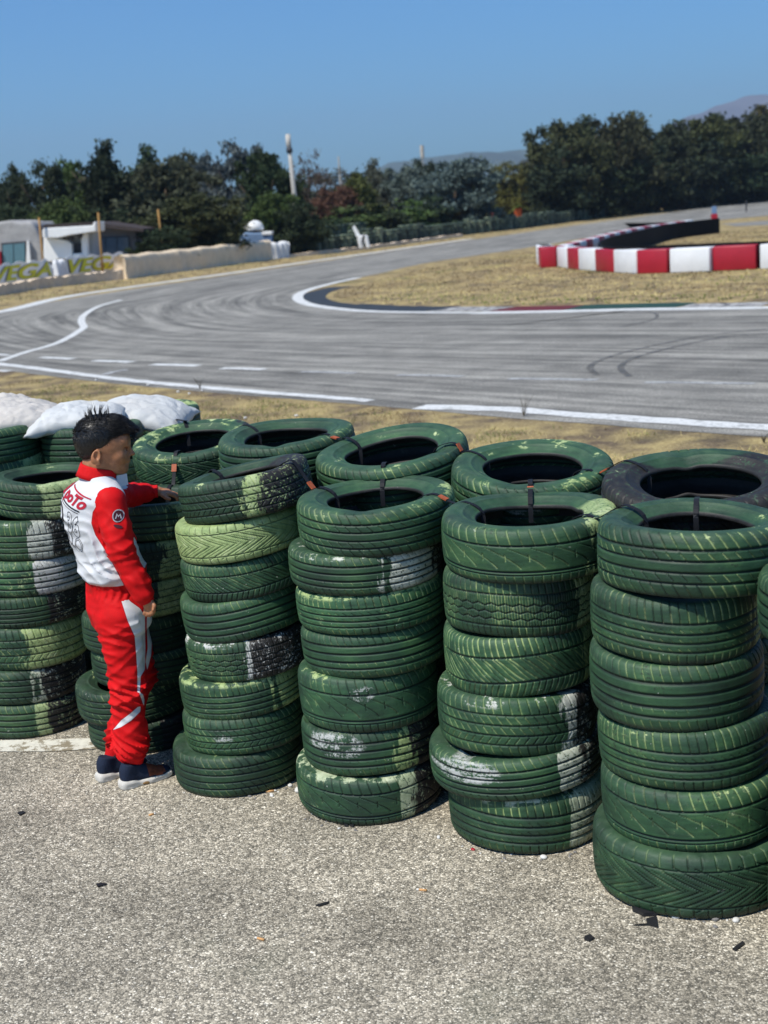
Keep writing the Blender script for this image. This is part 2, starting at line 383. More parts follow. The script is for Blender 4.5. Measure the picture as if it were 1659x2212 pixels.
# ---- grass blades
def blades(name, pts, hmin, hmax, w, cols, n_mat, lean=0.5):
    n = len(pts); base = np.array(pts, dtype=np.float32); ang = nr.uniform(0, 2 * np.pi, n); h = nr.uniform(hmin, hmax, n); ww = w * nr.uniform(.6, 1.4, n)
    dx = np.cos(ang) * ww / 2; dy = np.sin(ang) * ww / 2; la = nr.uniform(0, 2 * np.pi, n); ll = h * lean * nr.uniform(0.1, 1.3, n)
    V = np.zeros((n, 3, 3), np.float32); V[:, 0, 0] = base[:, 0] - dx; V[:, 0, 1] = base[:, 1] - dy; V[:, 1, 0] = base[:, 0] + dx; V[:, 1, 1] = base[:, 1] + dy
    V[:, 2, 0] = base[:, 0] + np.cos(la) * ll; V[:, 2, 1] = base[:, 1] + np.sin(la) * ll; V[:, 2, 2] = h
    me = mesh_np(name, V.reshape(-1, 3), np.arange(3 * n).reshape(n, 3), attrs={'tone': np.repeat(cols, 3)})
    return tag(link(name, me, n_mat), kind='stuff')
def mat_blade():
    s = Nt('dry_grass_blades'); t = s.attr('tone')
    c = s.ramp(t, [(0.0, (0.11, 0.08, 0.05)), (0.35, (0.30, 0.215, 0.11)), (0.65, (0.68, 0.55, 0.25)), (0.78, (0.22, 0.24, 0.07)), (1.0, (0.085, 0.13, 0.03))])
    return s.out(c, 0.9, 0.1)
M_blade = mat_blade()
def fnoise(x, y, s, o=0): return noise.noise(Vector((x * s + o, y * s, o * 1.7)))
# near verge between tyre wall and track
verge = [(G(u, v).x, G(u, v).y) for u, v in [(-250, 1190), (0, 1150), (400, 1100), (800, 1130), (1200, 1180), (1700, 1260), (2000, 1300), (2000, 990), (1659, 952), (1400, 934), (1290, 924), (1120, 912), (900, 892), (750, 879), (550, 863), (400, 851), (250, 836), (100, 820), (-250, 790)]]
xs = nr.uniform(-6.5, 4.5, 150000); ys = nr.uniform(4.9, 24, 150000)
ok = poly_sdf(xs, ys, verge) < -0.03; xs, ys = xs[ok], ys[ok]
pts, tone = [], []
for x, y in zip(xs, ys):
    n1 = fnoise(x, y, 1.3); n2 = fnoise(x, y, 0.5, 5); n3 = fnoise(x, y, 4, 9)
    if n1 * .9 + n3 * .5 + n2 * .6 + rnd.uniform(-.25, .25) < 0.0: continue
    pts.append((x, y, 0)); t = 0.40 + n1 * .6 + rnd.uniform(-.25, .2) + (.12 if x > .5 else -.08)
    if (n2 > 0.12 or fnoise(x, y, 1.1, 20) > .28) and rnd.random() < .6: t = rnd.uniform(.78, 1)
    tone.append(min(max(t, 0), 1))
blades('verge_grass', pts, .012, .05, .008, np.array(tone), M_blade, 1.2)
# infield
inf = [(p.x, p.y) for p in [G(1900, 640), G(1659, 648), G(1379, 655), G(1179, 658), G(1029, 660), (G(829, 657)), G(750, 650), G(720, 644), G(722, 634), G(765, 618), G(829, 603), G(929, 578), G(1129, 546), G(1300, 530), G(1560, 500), G(1900, 470)]]
xs = nr.uniform(-3, 50, 160000); ys = nr.uniform(26, 105, 160000); keep = nr.uniform(0, 1, 160000) < np.clip(55 / ys, 0, 1) ** 2.2; xs, ys = xs[keep], ys[keep]
sdv = poly_sdf(xs, ys, inf); ok = sdv < -0.02; xs, ys, sdv = xs[ok], ys[ok], sdv[ok]
pts, tone = [], []
for x, y, d in zip(xs, ys, sdv):
    n1 = fnoise(x, y, .35); n2 = fnoise(x, y, 0.12, 5)
    pts.append((x, y, 0)); t = 0.5 + n1 * .7 + rnd.uniform(-.12, .12) - (.22 if y > 36 else 0)
    if (n2 + n1 * .5 > -0.05 and d > -1.6 and rnd.random() < .85) or rnd.random() < .03: t = rnd.uniform(.76, 1)
    tone.append(min(max(t, 0), 1))
blades('infield_grass', pts, .02, .06, .035, np.array(tone), M_blade, 1.0)
# far verge in front of the far wall
xs = nr.uniform(-22, 60, 90000); ys = nr.uniform(24, 190, 90000)
fv = [(p.x, p.y) for p in [G(-330, 690), G(-200, 684), G(0, 660), (G(125, 640)), G(250, 620), G(500, 585), G(829, 540), G(1019, 513), G(1200, 489), G(1400, 461), G(1659, 426), G(1800, 405), G(1800, 396), G(1659, 410), G(1330, 462), G(1000, 502), G(630, 556), G(270, 598), G(0, 634), G(-330, 672)]]
ok = poly_sdf(xs, ys, fv) < -0.05; xs, ys = xs[ok], ys[ok]
blades('far_verge_grass', [(x, y, 0) for x, y in zip(xs, ys)], .03, .1, .05, np.clip(nr.normal(.45, .2, len(xs)), 0, .9), M_blade, .7)
print('ground done', len(bpy.data.objects))

# ================================================================== TYRES
def tread(pat, s, w, circ, seed):
    """groove depth in metres for arc position s and cross position w (arrays), plus masks"""
    gc = np.zeros_like(s + w); gl = np.zeros_like(gc)
    def circg(ws, hw):
        nonlocal gc
        for w0 in ws: gc = np.maximum(gc, np.clip((hw - np.abs(w - w0)) / 0.0018 + .5, 0, 1) * np.ones_like(s))
    def lat(n, f, hw, lo, hi, off=0.0):
        nonlocal gl
        p = circ / n; ph = np.mod(s + f + off * p, p); ph = np.minimum(ph, p - ph)
        g = np.clip((hw - ph) / 0.0018 + .5, 0, 1) * ((w > lo) & (w < hi)); gl = np.maximum(gl, g)
    aw = np.abs(w)
    if pat == 0:
        circg([-.046, -.016, .016, .046], .0036); lat(52, w * .5 + 6 * (aw - .05) ** 2, .0026, .049, .09); lat(52, w * .6, .0022, -.09, -.047)
        lat(46, w * 1.0, .0017, .018, .041); lat(46, w * 1.0, .0017, -.041, -.018, .4)
    elif pat == 1:
        circg([-.05, -.024, .002, .03], .003); lat(64, w * .15, .0022, .034, .09); lat(58, w * 1.4, .0014, .004, .016); lat(58, w * 1.4, .0014, -.022, -.010, .3)
        lat(58, w * 1.4, .0014, -.048, -.036, .6); lat(60, w * .1, .0022, -.09, -.056)
    elif pat == 2:
        f = aw * 2.2; lat(30, f, .0032, -.062, .062); lat(60, aw * 2.2, .0016, -.045, .045, .25); circg([-.052, .052], .0016); lat(46, w * .1, .0020, .056, .09); lat(46, w * .1, .0020, -.09, -.056)
    elif pat == 3:
        circg([-.046, -.018, .014, .046], .0042); lat(60, w * .4, .0018, .052, .09); lat(60, w * .4, .0018, -.09, -.055); lat(50, w * .8, .0012, -.03, -.02)
    elif pat == 4:
        circg([-.045, .04], .0030); circg([-.056], .0016); lat(24, 14 * (w + .045) ** 2 + .5 * w, .0026, -.035, .034); lat(24, w * .1, .0018, -.010, .012, .45); lat(48, w * .35, .0022, .044, .09); lat(60, w * .1, .0018, -.09, -.058)
    elif pat == 5:
        p = circ / 34; tri = lambda s_: np.abs(np.mod(s_ / p, 1) * 2 - 1)
        for w0, sg in ((-.030, 1), (-.008, -1), (.014, 1)):
            gc = np.maximum(gc, np.clip((.0021 - np.abs(w - w0 - sg * .007 * (tri(s) - .5))) / .0016 + .5, 0, 1))
        circg([-.052, .046], .0022); lat(68, w * .1, .0024, .047, .09); lat(68, w * .1, .0024, -.09, -.053, .5)
        lat(34, w * 0, .0020, .018, .046); lat(34, w * 0, .0020, -.026, -.012); lat(34, w * 0, .0020, -.004, .010, .5); lat(34, w * 0, .0020, -.052, -.034, .5)
        lat(170, w * .05, .0008, -.05, .046)
    elif pat == 6:
        circg([-.04, .036], .0026); lat(36, 9 * w * aw + 1.2 * w, .0036, -.036, .034); lat(36, 9 * w * aw + 1.0 * w, .0018, -.036, .034, .4); lat(72, w * .3, .0026, .04, .09); lat(72, -w * .4, .0026, -.09, -.044)
    elif pat == 7:
        circg([-.05, -.02, .012, .044], .0026); lat(56, w * .25, .0026, .048, .09); lat(56, w * .9, .0022, .016, .040); lat(56, w * .9, .0022, -.016, .008, .5); lat(56, -w * .9, .0022, -.046, -.024); lat(56, w * .3, .0026, -.09, -.054, .4)
    return gc, gl
def tyre_mesh(name, pat, seed, n=880):
    R0 = .29; rs = np.random.RandomState(seed); circ = 2 * np.pi * R0
    t = np.linspace(-1, 1, 53); wz = t * .0765
    pr = R0 - .0035 * t ** 2 - .0045 * t ** 8
    side = [(.2805, .0795), (.2780, .0832), (.2738, .0866), (.268, .0890), (.260, .0906), (.2505, .0915), (.242, .0914), (.233, .0898), (.2215, .0868), (.2205, .0878), (.2155, .0872), (.214, .0845), (.203, .0785), (.192, .0715), (.184, .0655), (.1795, .0655), (.1755, .061), (.174, .054), (.177, .048), (.190, .054), (.210, .062), (.235, .066), (.255, .060), (.268, .045), (.274, .025), (.276, .0)]
    r = list(pr) + [a for a, b in side]; z = list(wz) + [b for a, b in side]
    low = [(a, -b) for a, b in side]
    r = [a for a, b in reversed(low[:-1])] + r; z = [b for a, b in reversed(low[:-1])] + z
    r = np.array(r); z = np.array(z); m = len(r); nl = len(low) - 1; inner_ = np.zeros(m); inner_[:nl - 15] = 1; inner_[nl + 53 + 16:] = 1
    th = np.linspace(0, 2 * np.pi, n, endpoint=False)
    Sg, Wg = np.meshgrid(th * R0, z, indexing='ij'); Rg = np.tile(r, (n, 1))
    gc, gl = tread(pat, Sg, Wg, circ, seed)
    reg = np.clip((Rg - .264) / .006, 0, 1) * (1 - inner_[None, :]); gc = gc * reg; gl = gl * reg
    Rg = Rg - .0065 * gc - .0042 * gl * (1 - gc)
    T = th[:, None]
    a1, a2, a3, a4 = rs.uniform(0, 6.28, 4)
    Rg = Rg * (1 + rs.uniform(.004, .012) * np.cos(2 * T + a1) + .003 * np.cos(3 * T + a2) + .0015 * np.cos(7 * T + a4))
    # soft sag of the upper sidewall where the casing has creased
    crease = np.exp(-((np.mod(T - a3 + np.pi, 2 * np.pi) - np.pi) / .16) ** 2) * rs.uniform(0, .012)
    Zg = Wg + .0045 * np.cos(2 * T + a3) + .002 * np.cos(3 * T + a1) - np.sign(Wg) * crease * (Rg < .27) * 1.0
    X = Rg * np.cos(T); Y = Rg * np.sin(T)
    V = np.stack([X, Y, Zg], -1).reshape(-1, 3)
    i = np.arange(n)[:, None]; j = np.arange(m - 1)[None, :]; i2 = (i + 1) % n
    Fq = np.stack([i * m + j, i2 * m + j, i2 * m + j + 1, i * m + j + 1], -1).reshape(-1, 4)
    return mesh_np(name, V, Fq, True, {'gc': gc.ravel(), 'gl': gl.ravel(), 'cav': np.tile(inner_, n)})
TM = [tyre_mesh('tyre_tread_%s' % nm, p, 11 + k) for k, (nm, p) in enumerate([('slanted', 0), ('ribbed', 1), ('directional', 2), ('plain_rib', 3), ('arced', 4), ('winter', 5), ('swoosh', 6), ('block', 7)])]

def mat_tyre():
    s = Nt('painted_tyre_rubber'); o = s.co.outputs['Object']; sep = s.n('ShaderNodeSeparateXYZ', Vector=o)
    A = lambda k: s.attr(k, True)
    x, y, z = sep.outputs; rx, ry, seed = A('rx'), A('ry'), A('seed')
    u = s.math('DIVIDE', s.math('ADD', s.math('MULTIPLY', x, rx), s.math('MULTIPLY', y, ry)), .29)
    fr = s.math('DIVIDE', s.math('SUBTRACT', s.math('MULTIPLY', x, ry), s.math('MULTIPLY', y, rx)), .29)   # towards the painter's side
    n1 = s.noise(5, o, 4, .6, seed); n2 = s.noise(22, o, 5, .7, seed); n3 = s.noise(90, o, 3, .7, seed); fine = s.noise(220, o, 2, .7)
    stv = s.n('ShaderNodeCombineXYZ', X=s.math('MULTIPLY', x, 30.0), Y=s.math('MULTIPLY', y, 30.0), Z=s.math('MULTIPLY', z, 3.0)); st = s.noise(1.0, stv.outputs[0], 3, .6, seed)
    brv = s.n('ShaderNodeCombineXYZ', X=s.math('MULTIPLY', x, 6.0), Y=s.math('MULTIPLY', y, 6.0), Z=s.math('MULTIPLY', z, 70.0)); br = s.noise(1.0, brv.outputs[0], 3, .6, seed)
    gc, gl, cav = s.attr('gc'), s.attr('gl'), s.attr('cav')
    gn = s.math('ADD', s.math('MULTIPLY', n1, .6), s.math('ADD', s.math('MULTIPLY', n2, .20), s.math('MULTIPLY', br, .38))); gn = s.math('SUBTRACT', gn, .04)
    green = s.ramp(gn, [(.36, (.010, .024, .015)), (.48, (.015, .046, .022)), (.58, (.024, .073, .031)), (.67, (.042, .108, .040)), (.77, (.10, .16, .060))])
    tone = A('tone'); hs = s.n('ShaderNodeHueSaturation', Color=green, Value=tone); s.set(hs, 'Saturation', 1.0)
    green = hs.outputs[0]
    # grey-blue weathered dust on the green
    green = s.mix(s.math('MULTIPLY', s.step(n2, .55, .8), .22), green, (.10, .13, .11))
    green = s.mix(s.math('MULTIPLY', s.step(z, .055, .088), s.math('MULTIPLY', s.step(n2, .3, .7), .4)), green, (.085, .125, .085))
    lime = s.ramp(n2, [(.3, (.16, .24, .085)), (.55, (.33, .42, .17)), (.75, (.52, .57, .32))]); white = s.ramp(n2, [(.3, (.30, .31, .29)), (.6, (.56, .56, .53))])
    black = s.ramp(n2, [(.3, (.010, .0095, .009)), (.6, (.027, .025, .023)), (.8, (.07, .066, .06))])
    wob = s.math('ADD', s.math('MULTIPLY', s.math('SUBTRACT', n1, .5), .60), s.math('MULTIPLY', s.math('SUBTRACT', st, .5), .60))
    wob = s.math('ADD', wob, s.math('MULTIPLY', s.math('SUBTRACT', n3, .5), .10))
    fmask = s.step(fr, -.25, -.15); uu = s.math('ADD', u, wob)
    ao = s.math('MULTIPLY', s.step(s.math('SUBTRACT', uu, A('w0')), -.02, .02), fmask)
    topc = s.mix(A('wmix'), lime, white); chip = s.step(n3, .36, .44)
    c = green
    # overall lime weathering
    c = s.mix(s.step(s.math('SUBTRACT', s.math('ADD', s.math('MULTIPLY', n2, .7), s.math('MULTIPLY', n3, .5)), s.math('SUBTRACT', 1.0, A('lime'))), -.06, .06), c, lime)
    # paint shows between the blocks
    gsel = s.math('MULTIPLY', gl, s.step(s.math('ADD', s.math('MULTIPLY', n2, .5), s.math('MULTIPLY', n1, .7)), .55, .66)); c = s.mix(s.math('MULTIPLY', gsel, A('drip')), c, lime)
    c = s.mix(s.math('MULTIPLY', s.math('MULTIPLY', gl, s.step(n1, .54, .46)), .7), c, (.006, .012, .008))
    # shoulder rim of old paint
    rim = s.math('MULTIPLY', s.step(z, .066, .078), s.step(s.math('SUBTRACT', s.math('ADD', s.math('MULTIPLY', n2, .8), s.math('ADD', s.math('MULTIPLY', s.math('SUBTRACT', n1, .5), .9), s.math('MULTIPLY', s.math('SUBTRACT', br, .5), .5))), s.math('SUBTRACT', .72, s.math('MULTIPLY', A('rim'), .35))), -.015, .03)); c = s.mix(rim, c, topc)
    c = s.mix(s.math('MULTIPLY', ao, chip), c, topc)
    bm = s.math('MULTIPLY', s.step(s.math('SUBTRACT', uu, A('b0')), -.02, .02), s.step(s.math('ADD', fr, s.math('MULTIPLY', wob, .4)), -.58, -.52)); bchip = s.step(s.math('ADD', s.math('MULTIPLY', n3, .6), s.math('MULTIPLY', n2, .4)), .60, .54); c = s.mix(s.math('MULTIPLY', bm, bchip), c, black)
    # rubbed smear
    du = s.math('SUBTRACT', u, A('su')); dz = s.math('MULTIPLY', s.math('SUBTRACT', z, A('sz')), 8.0); dd = s.math('SQRT', s.math('ADD', s.math('MULTIPLY', du, du), s.math('MULTIPLY', dz, dz)))
    sm = s.math('MULTIPLY', s.step(s.math('ADD', dd, s.math('MULTIPLY', s.math('SUBTRACT', n2, .5), .5)), A('sr'), s.math('SUBTRACT', A('sr'), .08)), s.step(s.math('ADD', s.math('MULTIPLY', n3, .35), s.math('ADD', s.math('MULTIPLY', n2, .3), s.math('MULTIPLY', br, .35))), .47, .53))
    c = s.mix(s.math('MULTIPLY', sm, fmask), c, (.44, .45, .43))
    # specks, scuffs
    c = s.mix(s.math('MULTIPLY', s.step(s.noise(75, o, 2, .5, seed), .745, .77), .7), c, (.5, .52, .45))
    c = s.mix(s.math('MULTIPLY', s.step(s.math('ADD', s.math('MULTIPLY', n3, .5), s.math('MULTIPLY', n1, .5)), .60, .66), .75), c, (.012, .014, .012))
    c = s.mix(s.math('MULTIPLY', gc, .82), c, (.006, .009, .007)); c = s.mix(s.math('MAXIMUM', cav, A('bare')), c, black)
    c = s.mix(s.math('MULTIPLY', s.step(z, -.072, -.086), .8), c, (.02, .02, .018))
    h = s.math('ADD', s.math('MULTIPLY', n3, .6), s.math('ADD', s.math('MULTIPLY', fine, .35), s.math('MULTIPLY', ao, .25)))
    return s.out(c, s.math('ADD', .46, s.math('MULTIPLY', n2, .3)), .42, s.bump(h, .5, .0035, s.bump(br, .12, .004)))
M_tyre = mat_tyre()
TYRES = {}
def place_tyre(key, mesh, x, y, zc, Rr, Wd, tilt, fwd, label, group, spec=None):
    o = bpy.data.objects.new('tyre', mesh); COL.objects.link(o)
    if not mesh.materials: mesh.materials.append(M_tyre)
    rho = rnd.uniform(0, 6.283)
    M = Matrix.Rotation(-R_(tilt), 4, 'Y') @ Matrix.Rotation(R_(fwd), 4, 'X') @ Matrix.Rotation(rho, 4, 'Z')
    o.rotation_euler = M.to_euler(); o.location = (x, y, zc); o.scale = (Rr / .29, Rr / .29, Wd / .184)
    sp = dict(w0=2.0, wmix=.0, b0=2.0, lime=.12, rim=.3, drip=.6, su=0.0, sz=0.0, sr=0.0, tone=1.0, bare=0.0); sp.update(spec or {})
    for k, v_ in sp.items(): o[k] = float(v_)
    o['seed'] = rnd.uniform(0, 40); o['rx'] = math.cos(rho); o['ry'] = -math.sin(rho)
    tag(o, label, 'tyre', group); TYRES[key] = dict(c=Vector((x, y, zc)), R=Rr, W=Wd, n=(M @ Vector((0, 0, 1))))
    return o
def top_z(k, x, y, extra=0.0):
    T = TYRES[k]; n = T['n']; c = T['c'] + n * (T['W'] / 2)
    return c.z - (n.x * (x - c.x) + n.y * (y - c.y)) / n.z + extra
# front row: (centre u, half width, front-bottom v, tilt, pattern, paint, words) from the ground up
X = dict
FRONT = {
 'A': ('leftmost stack', [
   (75, 130, 1591, 0, 3, X(w0=.35, b0=.6, wmix=.1, tone=.85), 'with black unpainted right side'),
   (65, 128, 1519, 0, 0, X(w0=.3, wmix=.6, b0=.42, tone=.85), 'dusty grey on its right half'),
   (72, 128, 1445, 0, 7, X(w0=.2, wmix=.0, lime=.25, drip=.9), 'deep blocks with a low lime patch'),
   (75, 128, 1353, 0, 1, X(w0=.6, b0=.5, wmix=.4, tone=.75), 'ribbed and bare grey at right'),
   (80, 128, 1285, -1, 3, X(w0=.25, wmix=1., lime=.3, tone=1.3), 'bright with white right side'),
   (85, 128, 1207, -1, 1, X(w0=.15, wmix=.8, b0=.45, tone=.9), 'black and white blotches'),
   (115, 124, 1118, -2, 0, X(w0=.1, wmix=.1, lime=.15, tone=.8), 'with a pale lime block')]),
 'P': ('stack behind the boy', [  # dark tyres, tones lowered further to deepen the shade behind the boy
   (325, 123, 1625, 0, 3, X(tone=.6, lime=.1, b0=.4), 'dark, on the ground'),
   (300, 124, 1562, 2, 0, X(tone=.65, rim=.7, lime=.18), 'pushed left, inner wall showing'),
   (330, 123, 1485, 0, 3, X(tone=.65), 'plain ribs by his thigh'),
   (310, 123, 1415, 0, 1, X(tone=.65), 'level with his thigh'),
   (325, 123, 1335, 0, 7, X(w0=.3, lime=.25, drip=.9, tone=.7), 'slanted blocks lit by his hip'),
   (335, 123, 1255, 0, 5, X(w0=.3, b0=.6, lime=.2, tone=.65), 'lime patches beside his belly'),
   (345, 123, 1170, 0, 3, X(tone=.8, w0=.5, lime=.2), 'his hand on its rim')]),
 'B': ('third stack from left', [
   (525, 139, 1718, 1, 0, X(tone=.78, rim=.5, lime=.15), 'dark, on the ground'),
   (537, 134, 1628, 4, 7, X(su=-.25, sz=.01, sr=.18, tone=1.05), 'two white chips at left'),
   (533, 135, 1550, 4, 1, X(rim=.95, lime=.22, drip=.8, w0=.55, b0=1.2), 'with a lime painted upper shoulder'),
   (545, 135, 1468, 5, 5, X(w0=.0, wmix=1., b0=.08, rim=.8), 'winter tread, blackish right half'),
   (535, 135, 1382, 6, 3, X(tone=1.15), 'smooth green ribs'),
   (535, 135, 1293, 6, 6, X(tone=1.1, lime=.2), 'with curved tread slots'),
   (525, 140, 1212, 6, 2, X(lime=.62, rim=.9, tone=1.4, drip=1.), 'washed out pale lime all round'),
   (538, 146, 1128, 9, 7, X(tone=.62, w0=.1, b0=.3, wmix=.0, lime=.05, drip=.0), 'dark and tilted up to the right')]),
 'C': ('middle stack', [
   (807, 157, 1778, 2, 4, X(w0=.38, wmix=.35, b0=.6, rim=.85, lime=.2), 'arced slots and black right end'),
   (808, 148, 1675, 2, 3, X(w0=.42, wmix=.0, b0=.55, su=-.45, sz=.045, sr=.42, rim=.5), 'white smear and dark drips'),
   (805, 152, 1580, 2, 4, X(tone=1.25, rim=.7, su=-.05, sz=.045, sr=.2), 'bright green with fine white scratches'),
   (815, 157, 1463, 4, 3, X(tone=1.1, drip=.8), 'plain centre rib'),
   (808, 163, 1369, 3, 1, X(tone=1.4, rim=.8, lime=.24, drip=1.), 'brightest green with white drips'),
   (795, 167, 1283, 1, 3, X(w0=.25, wmix=.8, b0=.85, rim=.6, tone=.9), 'pushed left, white patch at right'),
   (820, 172, 1197, 1, 0, X(tone=1.0, lime=.2, w0=.9), 'with a scuffed light green band')]),
 'D': ('second full stack from right', [
   (1145, 170, 1843, 3, 1, X(w0=.45, wmix=.5, rim=.6, drip=1.), 'pale paint at right'),
   (1120, 185, 1728, 3, 3, X(w0=.42, wmix=.7, b0=.72, su=-.62, sz=.04, sr=.4, tone=1.0), 'bulging left, whitish scuff'),
   (1122, 172, 1635, 0, 7, X(w0=.5, wmix=.85, b0=.68, rim=.5), 'white patch, black right end'),
   (1125, 162, 1507, 1, 6, X(drip=1., lime=.2, w0=.8, tone=1.1), 'deep swept tread with lime lines'),
   (1125, 163, 1377, 0, 5, X(w0=.62, wmix=.1, tone=.9, drip=.8), 'zigzag winter tread'),
   (1150, 190, 1258, 0, 4, X(w0=.55, wmix=.05, tone=.95), 'wide, lime block at right front')]),
 'E': ('rightmost full stack', [
   (1500, 214, 1980, -1, 2, X(tone=.85, drip=.3, rim=.2), 'nearest of all, branching chevron tread'),
   (1497, 193, 1838, 1, 4, X(tone=1.05, drip=.9, lime=.2), 'with curved comma shaped slots'),
   (1483, 187, 1705, 2, 1, X(tone=.95, drip=.6), 'fine slits above a wide smooth rib'),
   (1463, 185, 1578, 0, 3, X(tone=.95, drip=.6, lime=.15), 'evenly ribbed'),
   (1462, 182, 1432, -1, 1, X(tone=.9, drip=1., w0=.75, b0=.85), 'many upright lime slits'),
   (1502, 208, 1302, -2, 0, X(tone=.85, drip=.9, rim=.45), 'slanted ribs and chipped shoulder')]),
 'F': ('stack at the right edge', [
   (1890, 225, 2110, 0, 3, X(tone=.8), 'green painted'), (1900, 215, 1960, 0, 1, X(tone=.8), 'green painted'), (1905, 212, 1820, 0, 7, X(tone=.8), 'green painted'),
   (1910, 212, 1690, 0, 3, X(tone=.8), 'green painted'), (1915, 212, 1560, 0, 1, X(tone=.8), 'green painted'), (1862, 217, 1430, 0, 3, X(tone=.85), 'bulging into view')]),
}
TOPW = {'A': .165, 'P': .155, 'B': .16, 'C': .17, 'D': .19, 'E': .20, 'F': .19}
TOPF = {'A': 1, 'P': 0, 'B': -3, 'C': 2.0, 'D': 1.0, 'E': -1.5, 'F': 0}
ORD = ['lowest tyre', 'second tyre up', 'third tyre up', 'fourth tyre up', 'fifth tyre up', 'sixth tyre up', 'seventh tyre up', 'eighth tyre up']
DIST = {}
for k, (where, L) in FRONT.items():
    p = G(L[0][0], L[0][2]); d = math.hypot(p.x, p.y); R0 = L[0][1] * proj(p)[2] / F; dist = d + R0 - .03; DIST[k] = dist; zs = []
    Rr = R0
    for (u, hw, v_, tilt, pat, sp, wd) in L:
        for it in range(4):
            q = ray(u, v_); kk = math.hypot(q.x, q.y); t = (dist - (Rr - .03)) / kk; z = H + q.z * t
            cx, cy = q.x / kk * dist, q.y / kk * dist; Rr = hw * proj((cx, cy, z + .08))[2] / F
        zs.append([cx, cy, z, Rr])
    zs[0][2] = 0.004
    for i, (u, hw, v_, tilt, pat, sp, wd) in enumerate(L):
        cx, cy, z, Rr = zs[i]; Wd = (zs[i + 1][2] - z) if i + 1 < len(L) else TOPW[k]
        Wd = max(.13, Wd); last = i == len(L) - 1
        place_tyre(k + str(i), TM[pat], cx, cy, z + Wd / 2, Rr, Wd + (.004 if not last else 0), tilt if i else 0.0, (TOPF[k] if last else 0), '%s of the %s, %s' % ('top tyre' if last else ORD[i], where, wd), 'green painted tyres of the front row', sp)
    TYRES[k] = TYRES[k + str(len(L) - 1)]
# back row: top tyre from its crest lines, the rest fills down to the ground
BACK = {  # ref, extra distance, u, hw, v back crest, v front crest, W, pattern, tilt, spec, words
 'G': ('A', .55, -30, 112, 905, 930, .165, 3, 0, X(tone=1.0), 'far left tyre of the back row, under the grey sandbag'),
 'H': ('A', .5, 195, 110, 902, 926, .17, 3, -1, X(tone=.95), 'back row tyre under the white sandbag, left of the boy\'s head'),
 'I': ('P', .52, 418, 131, 900, 980, .165, 2, 3, X(rim=.62, lime=.22, w0=.45, b0=.8, drip=.8), 'back row tyre with swept lines and lime shoulder beside the boy\'s face'),
 'J': ('B', .62, 618, 148, 903, 957, .17, 3, 2, X(drip=1., rim=.5, lime=.1), 'back row tyre with white dripping slots behind the third stack'),
 'K': ('C', .52, 847, 168, 920, 1000, .175, 3, 5, X(drip=.9, rim=.4, tone=1.1), 'back row tyre tilted up to the right behind the middle stack'),
 'L': ('D', .56, 1148, 176, 946, 1040, .185, 0, -1, X(rim=.5, drip=.9, w0=2., su=-.25, sz=.02, sr=.3, tone=1.1), 'back row tyre with lime and white splashes on its front shoulder'),
 'M': ('E', .58, 1512, 210, 966, 1078, .19, 7, 1, X(tone=.9, bare=.0, b0=-3., rim=.0, lime=.0, drip=.0), 'back row tyre left bare black with a green top edge'),
}
for k, (ref, ex, u, hw, vb, vf, Wd, pat, tilt, sp, words) in BACK.items():
    D = DIST[ref] + ex; q = ray(u, (vb + vf) / 2); kk = math.hypot(q.x, q.y); t = D / kk; zt = H + q.z * t; cx, cy = q.x / kk * D, q.y / kk * D
    Rr = hw * proj((cx, cy, zt - .08))[2] / F; flat = proj((cx, cy - (Rr - .05), zt))[1] - proj((cx, cy + (Rr - .05), zt))[1]
    fwd = math.degrees(math.asin(max(-.1, min(.16, (vf - vb - flat) / (F / proj((cx, cy, zt))[2]) / (2 * (Rr - .05))))))
    zc = zt - Wd / 2; place_tyre(k, TM[pat], cx, cy, zc, Rr, Wd, tilt, fwd, 'green painted ' + words if k != 'M' else words, 'tyres of the back row', sp)
    zlow = zc - Wd / 2 - math.sin(R_(abs(fwd))) * Rr * .04 + .012; nn = 6; w = (zlow - .004) / nn
    for i in range(nn):
        place_tyre(k + 'b%d' % i, TM[(i * 3 + ord(k)) % 8], cx + rnd.uniform(-.02, .02), cy + rnd.uniform(-.02, .02), .004 + w * (i + .5), min(Rr, .312) * rnd.uniform(.97, 1.0), w + .004, tilt * (i + .9) / nn, fwd * (i + .9) / nn,
                   'green painted lower tyre of the back row, mostly hidden by the front row', 'lower tyres of the back row', X(lime=.2, w0=rnd.uniform(.3, 1.5)))
# one more tyre seen under the right end of the upper sandbag
q = G(318, 925, 1.12); 
place_tyre('H2', TM[1], q.x, q.y + .22, 1.12, .27, .17, 0, 2, 'green painted tyre of the back row under the right end of the upper sandbag', 'tyres of the back row', X(rim=.7, lime=.15))
for i in range(6):
    w = 1.03 / 6
    place_tyre('H2b%d' % i, TM[(i * 5) % 8], q.x, q.y + .22, .004 + w * (i + .5), .27, w + .004, 0, 0, 'green painted lower tyre of the back row, mostly hidden by the front row', 'lower tyres of the back row', X(lime=.2))
TYRES_ = TYRES

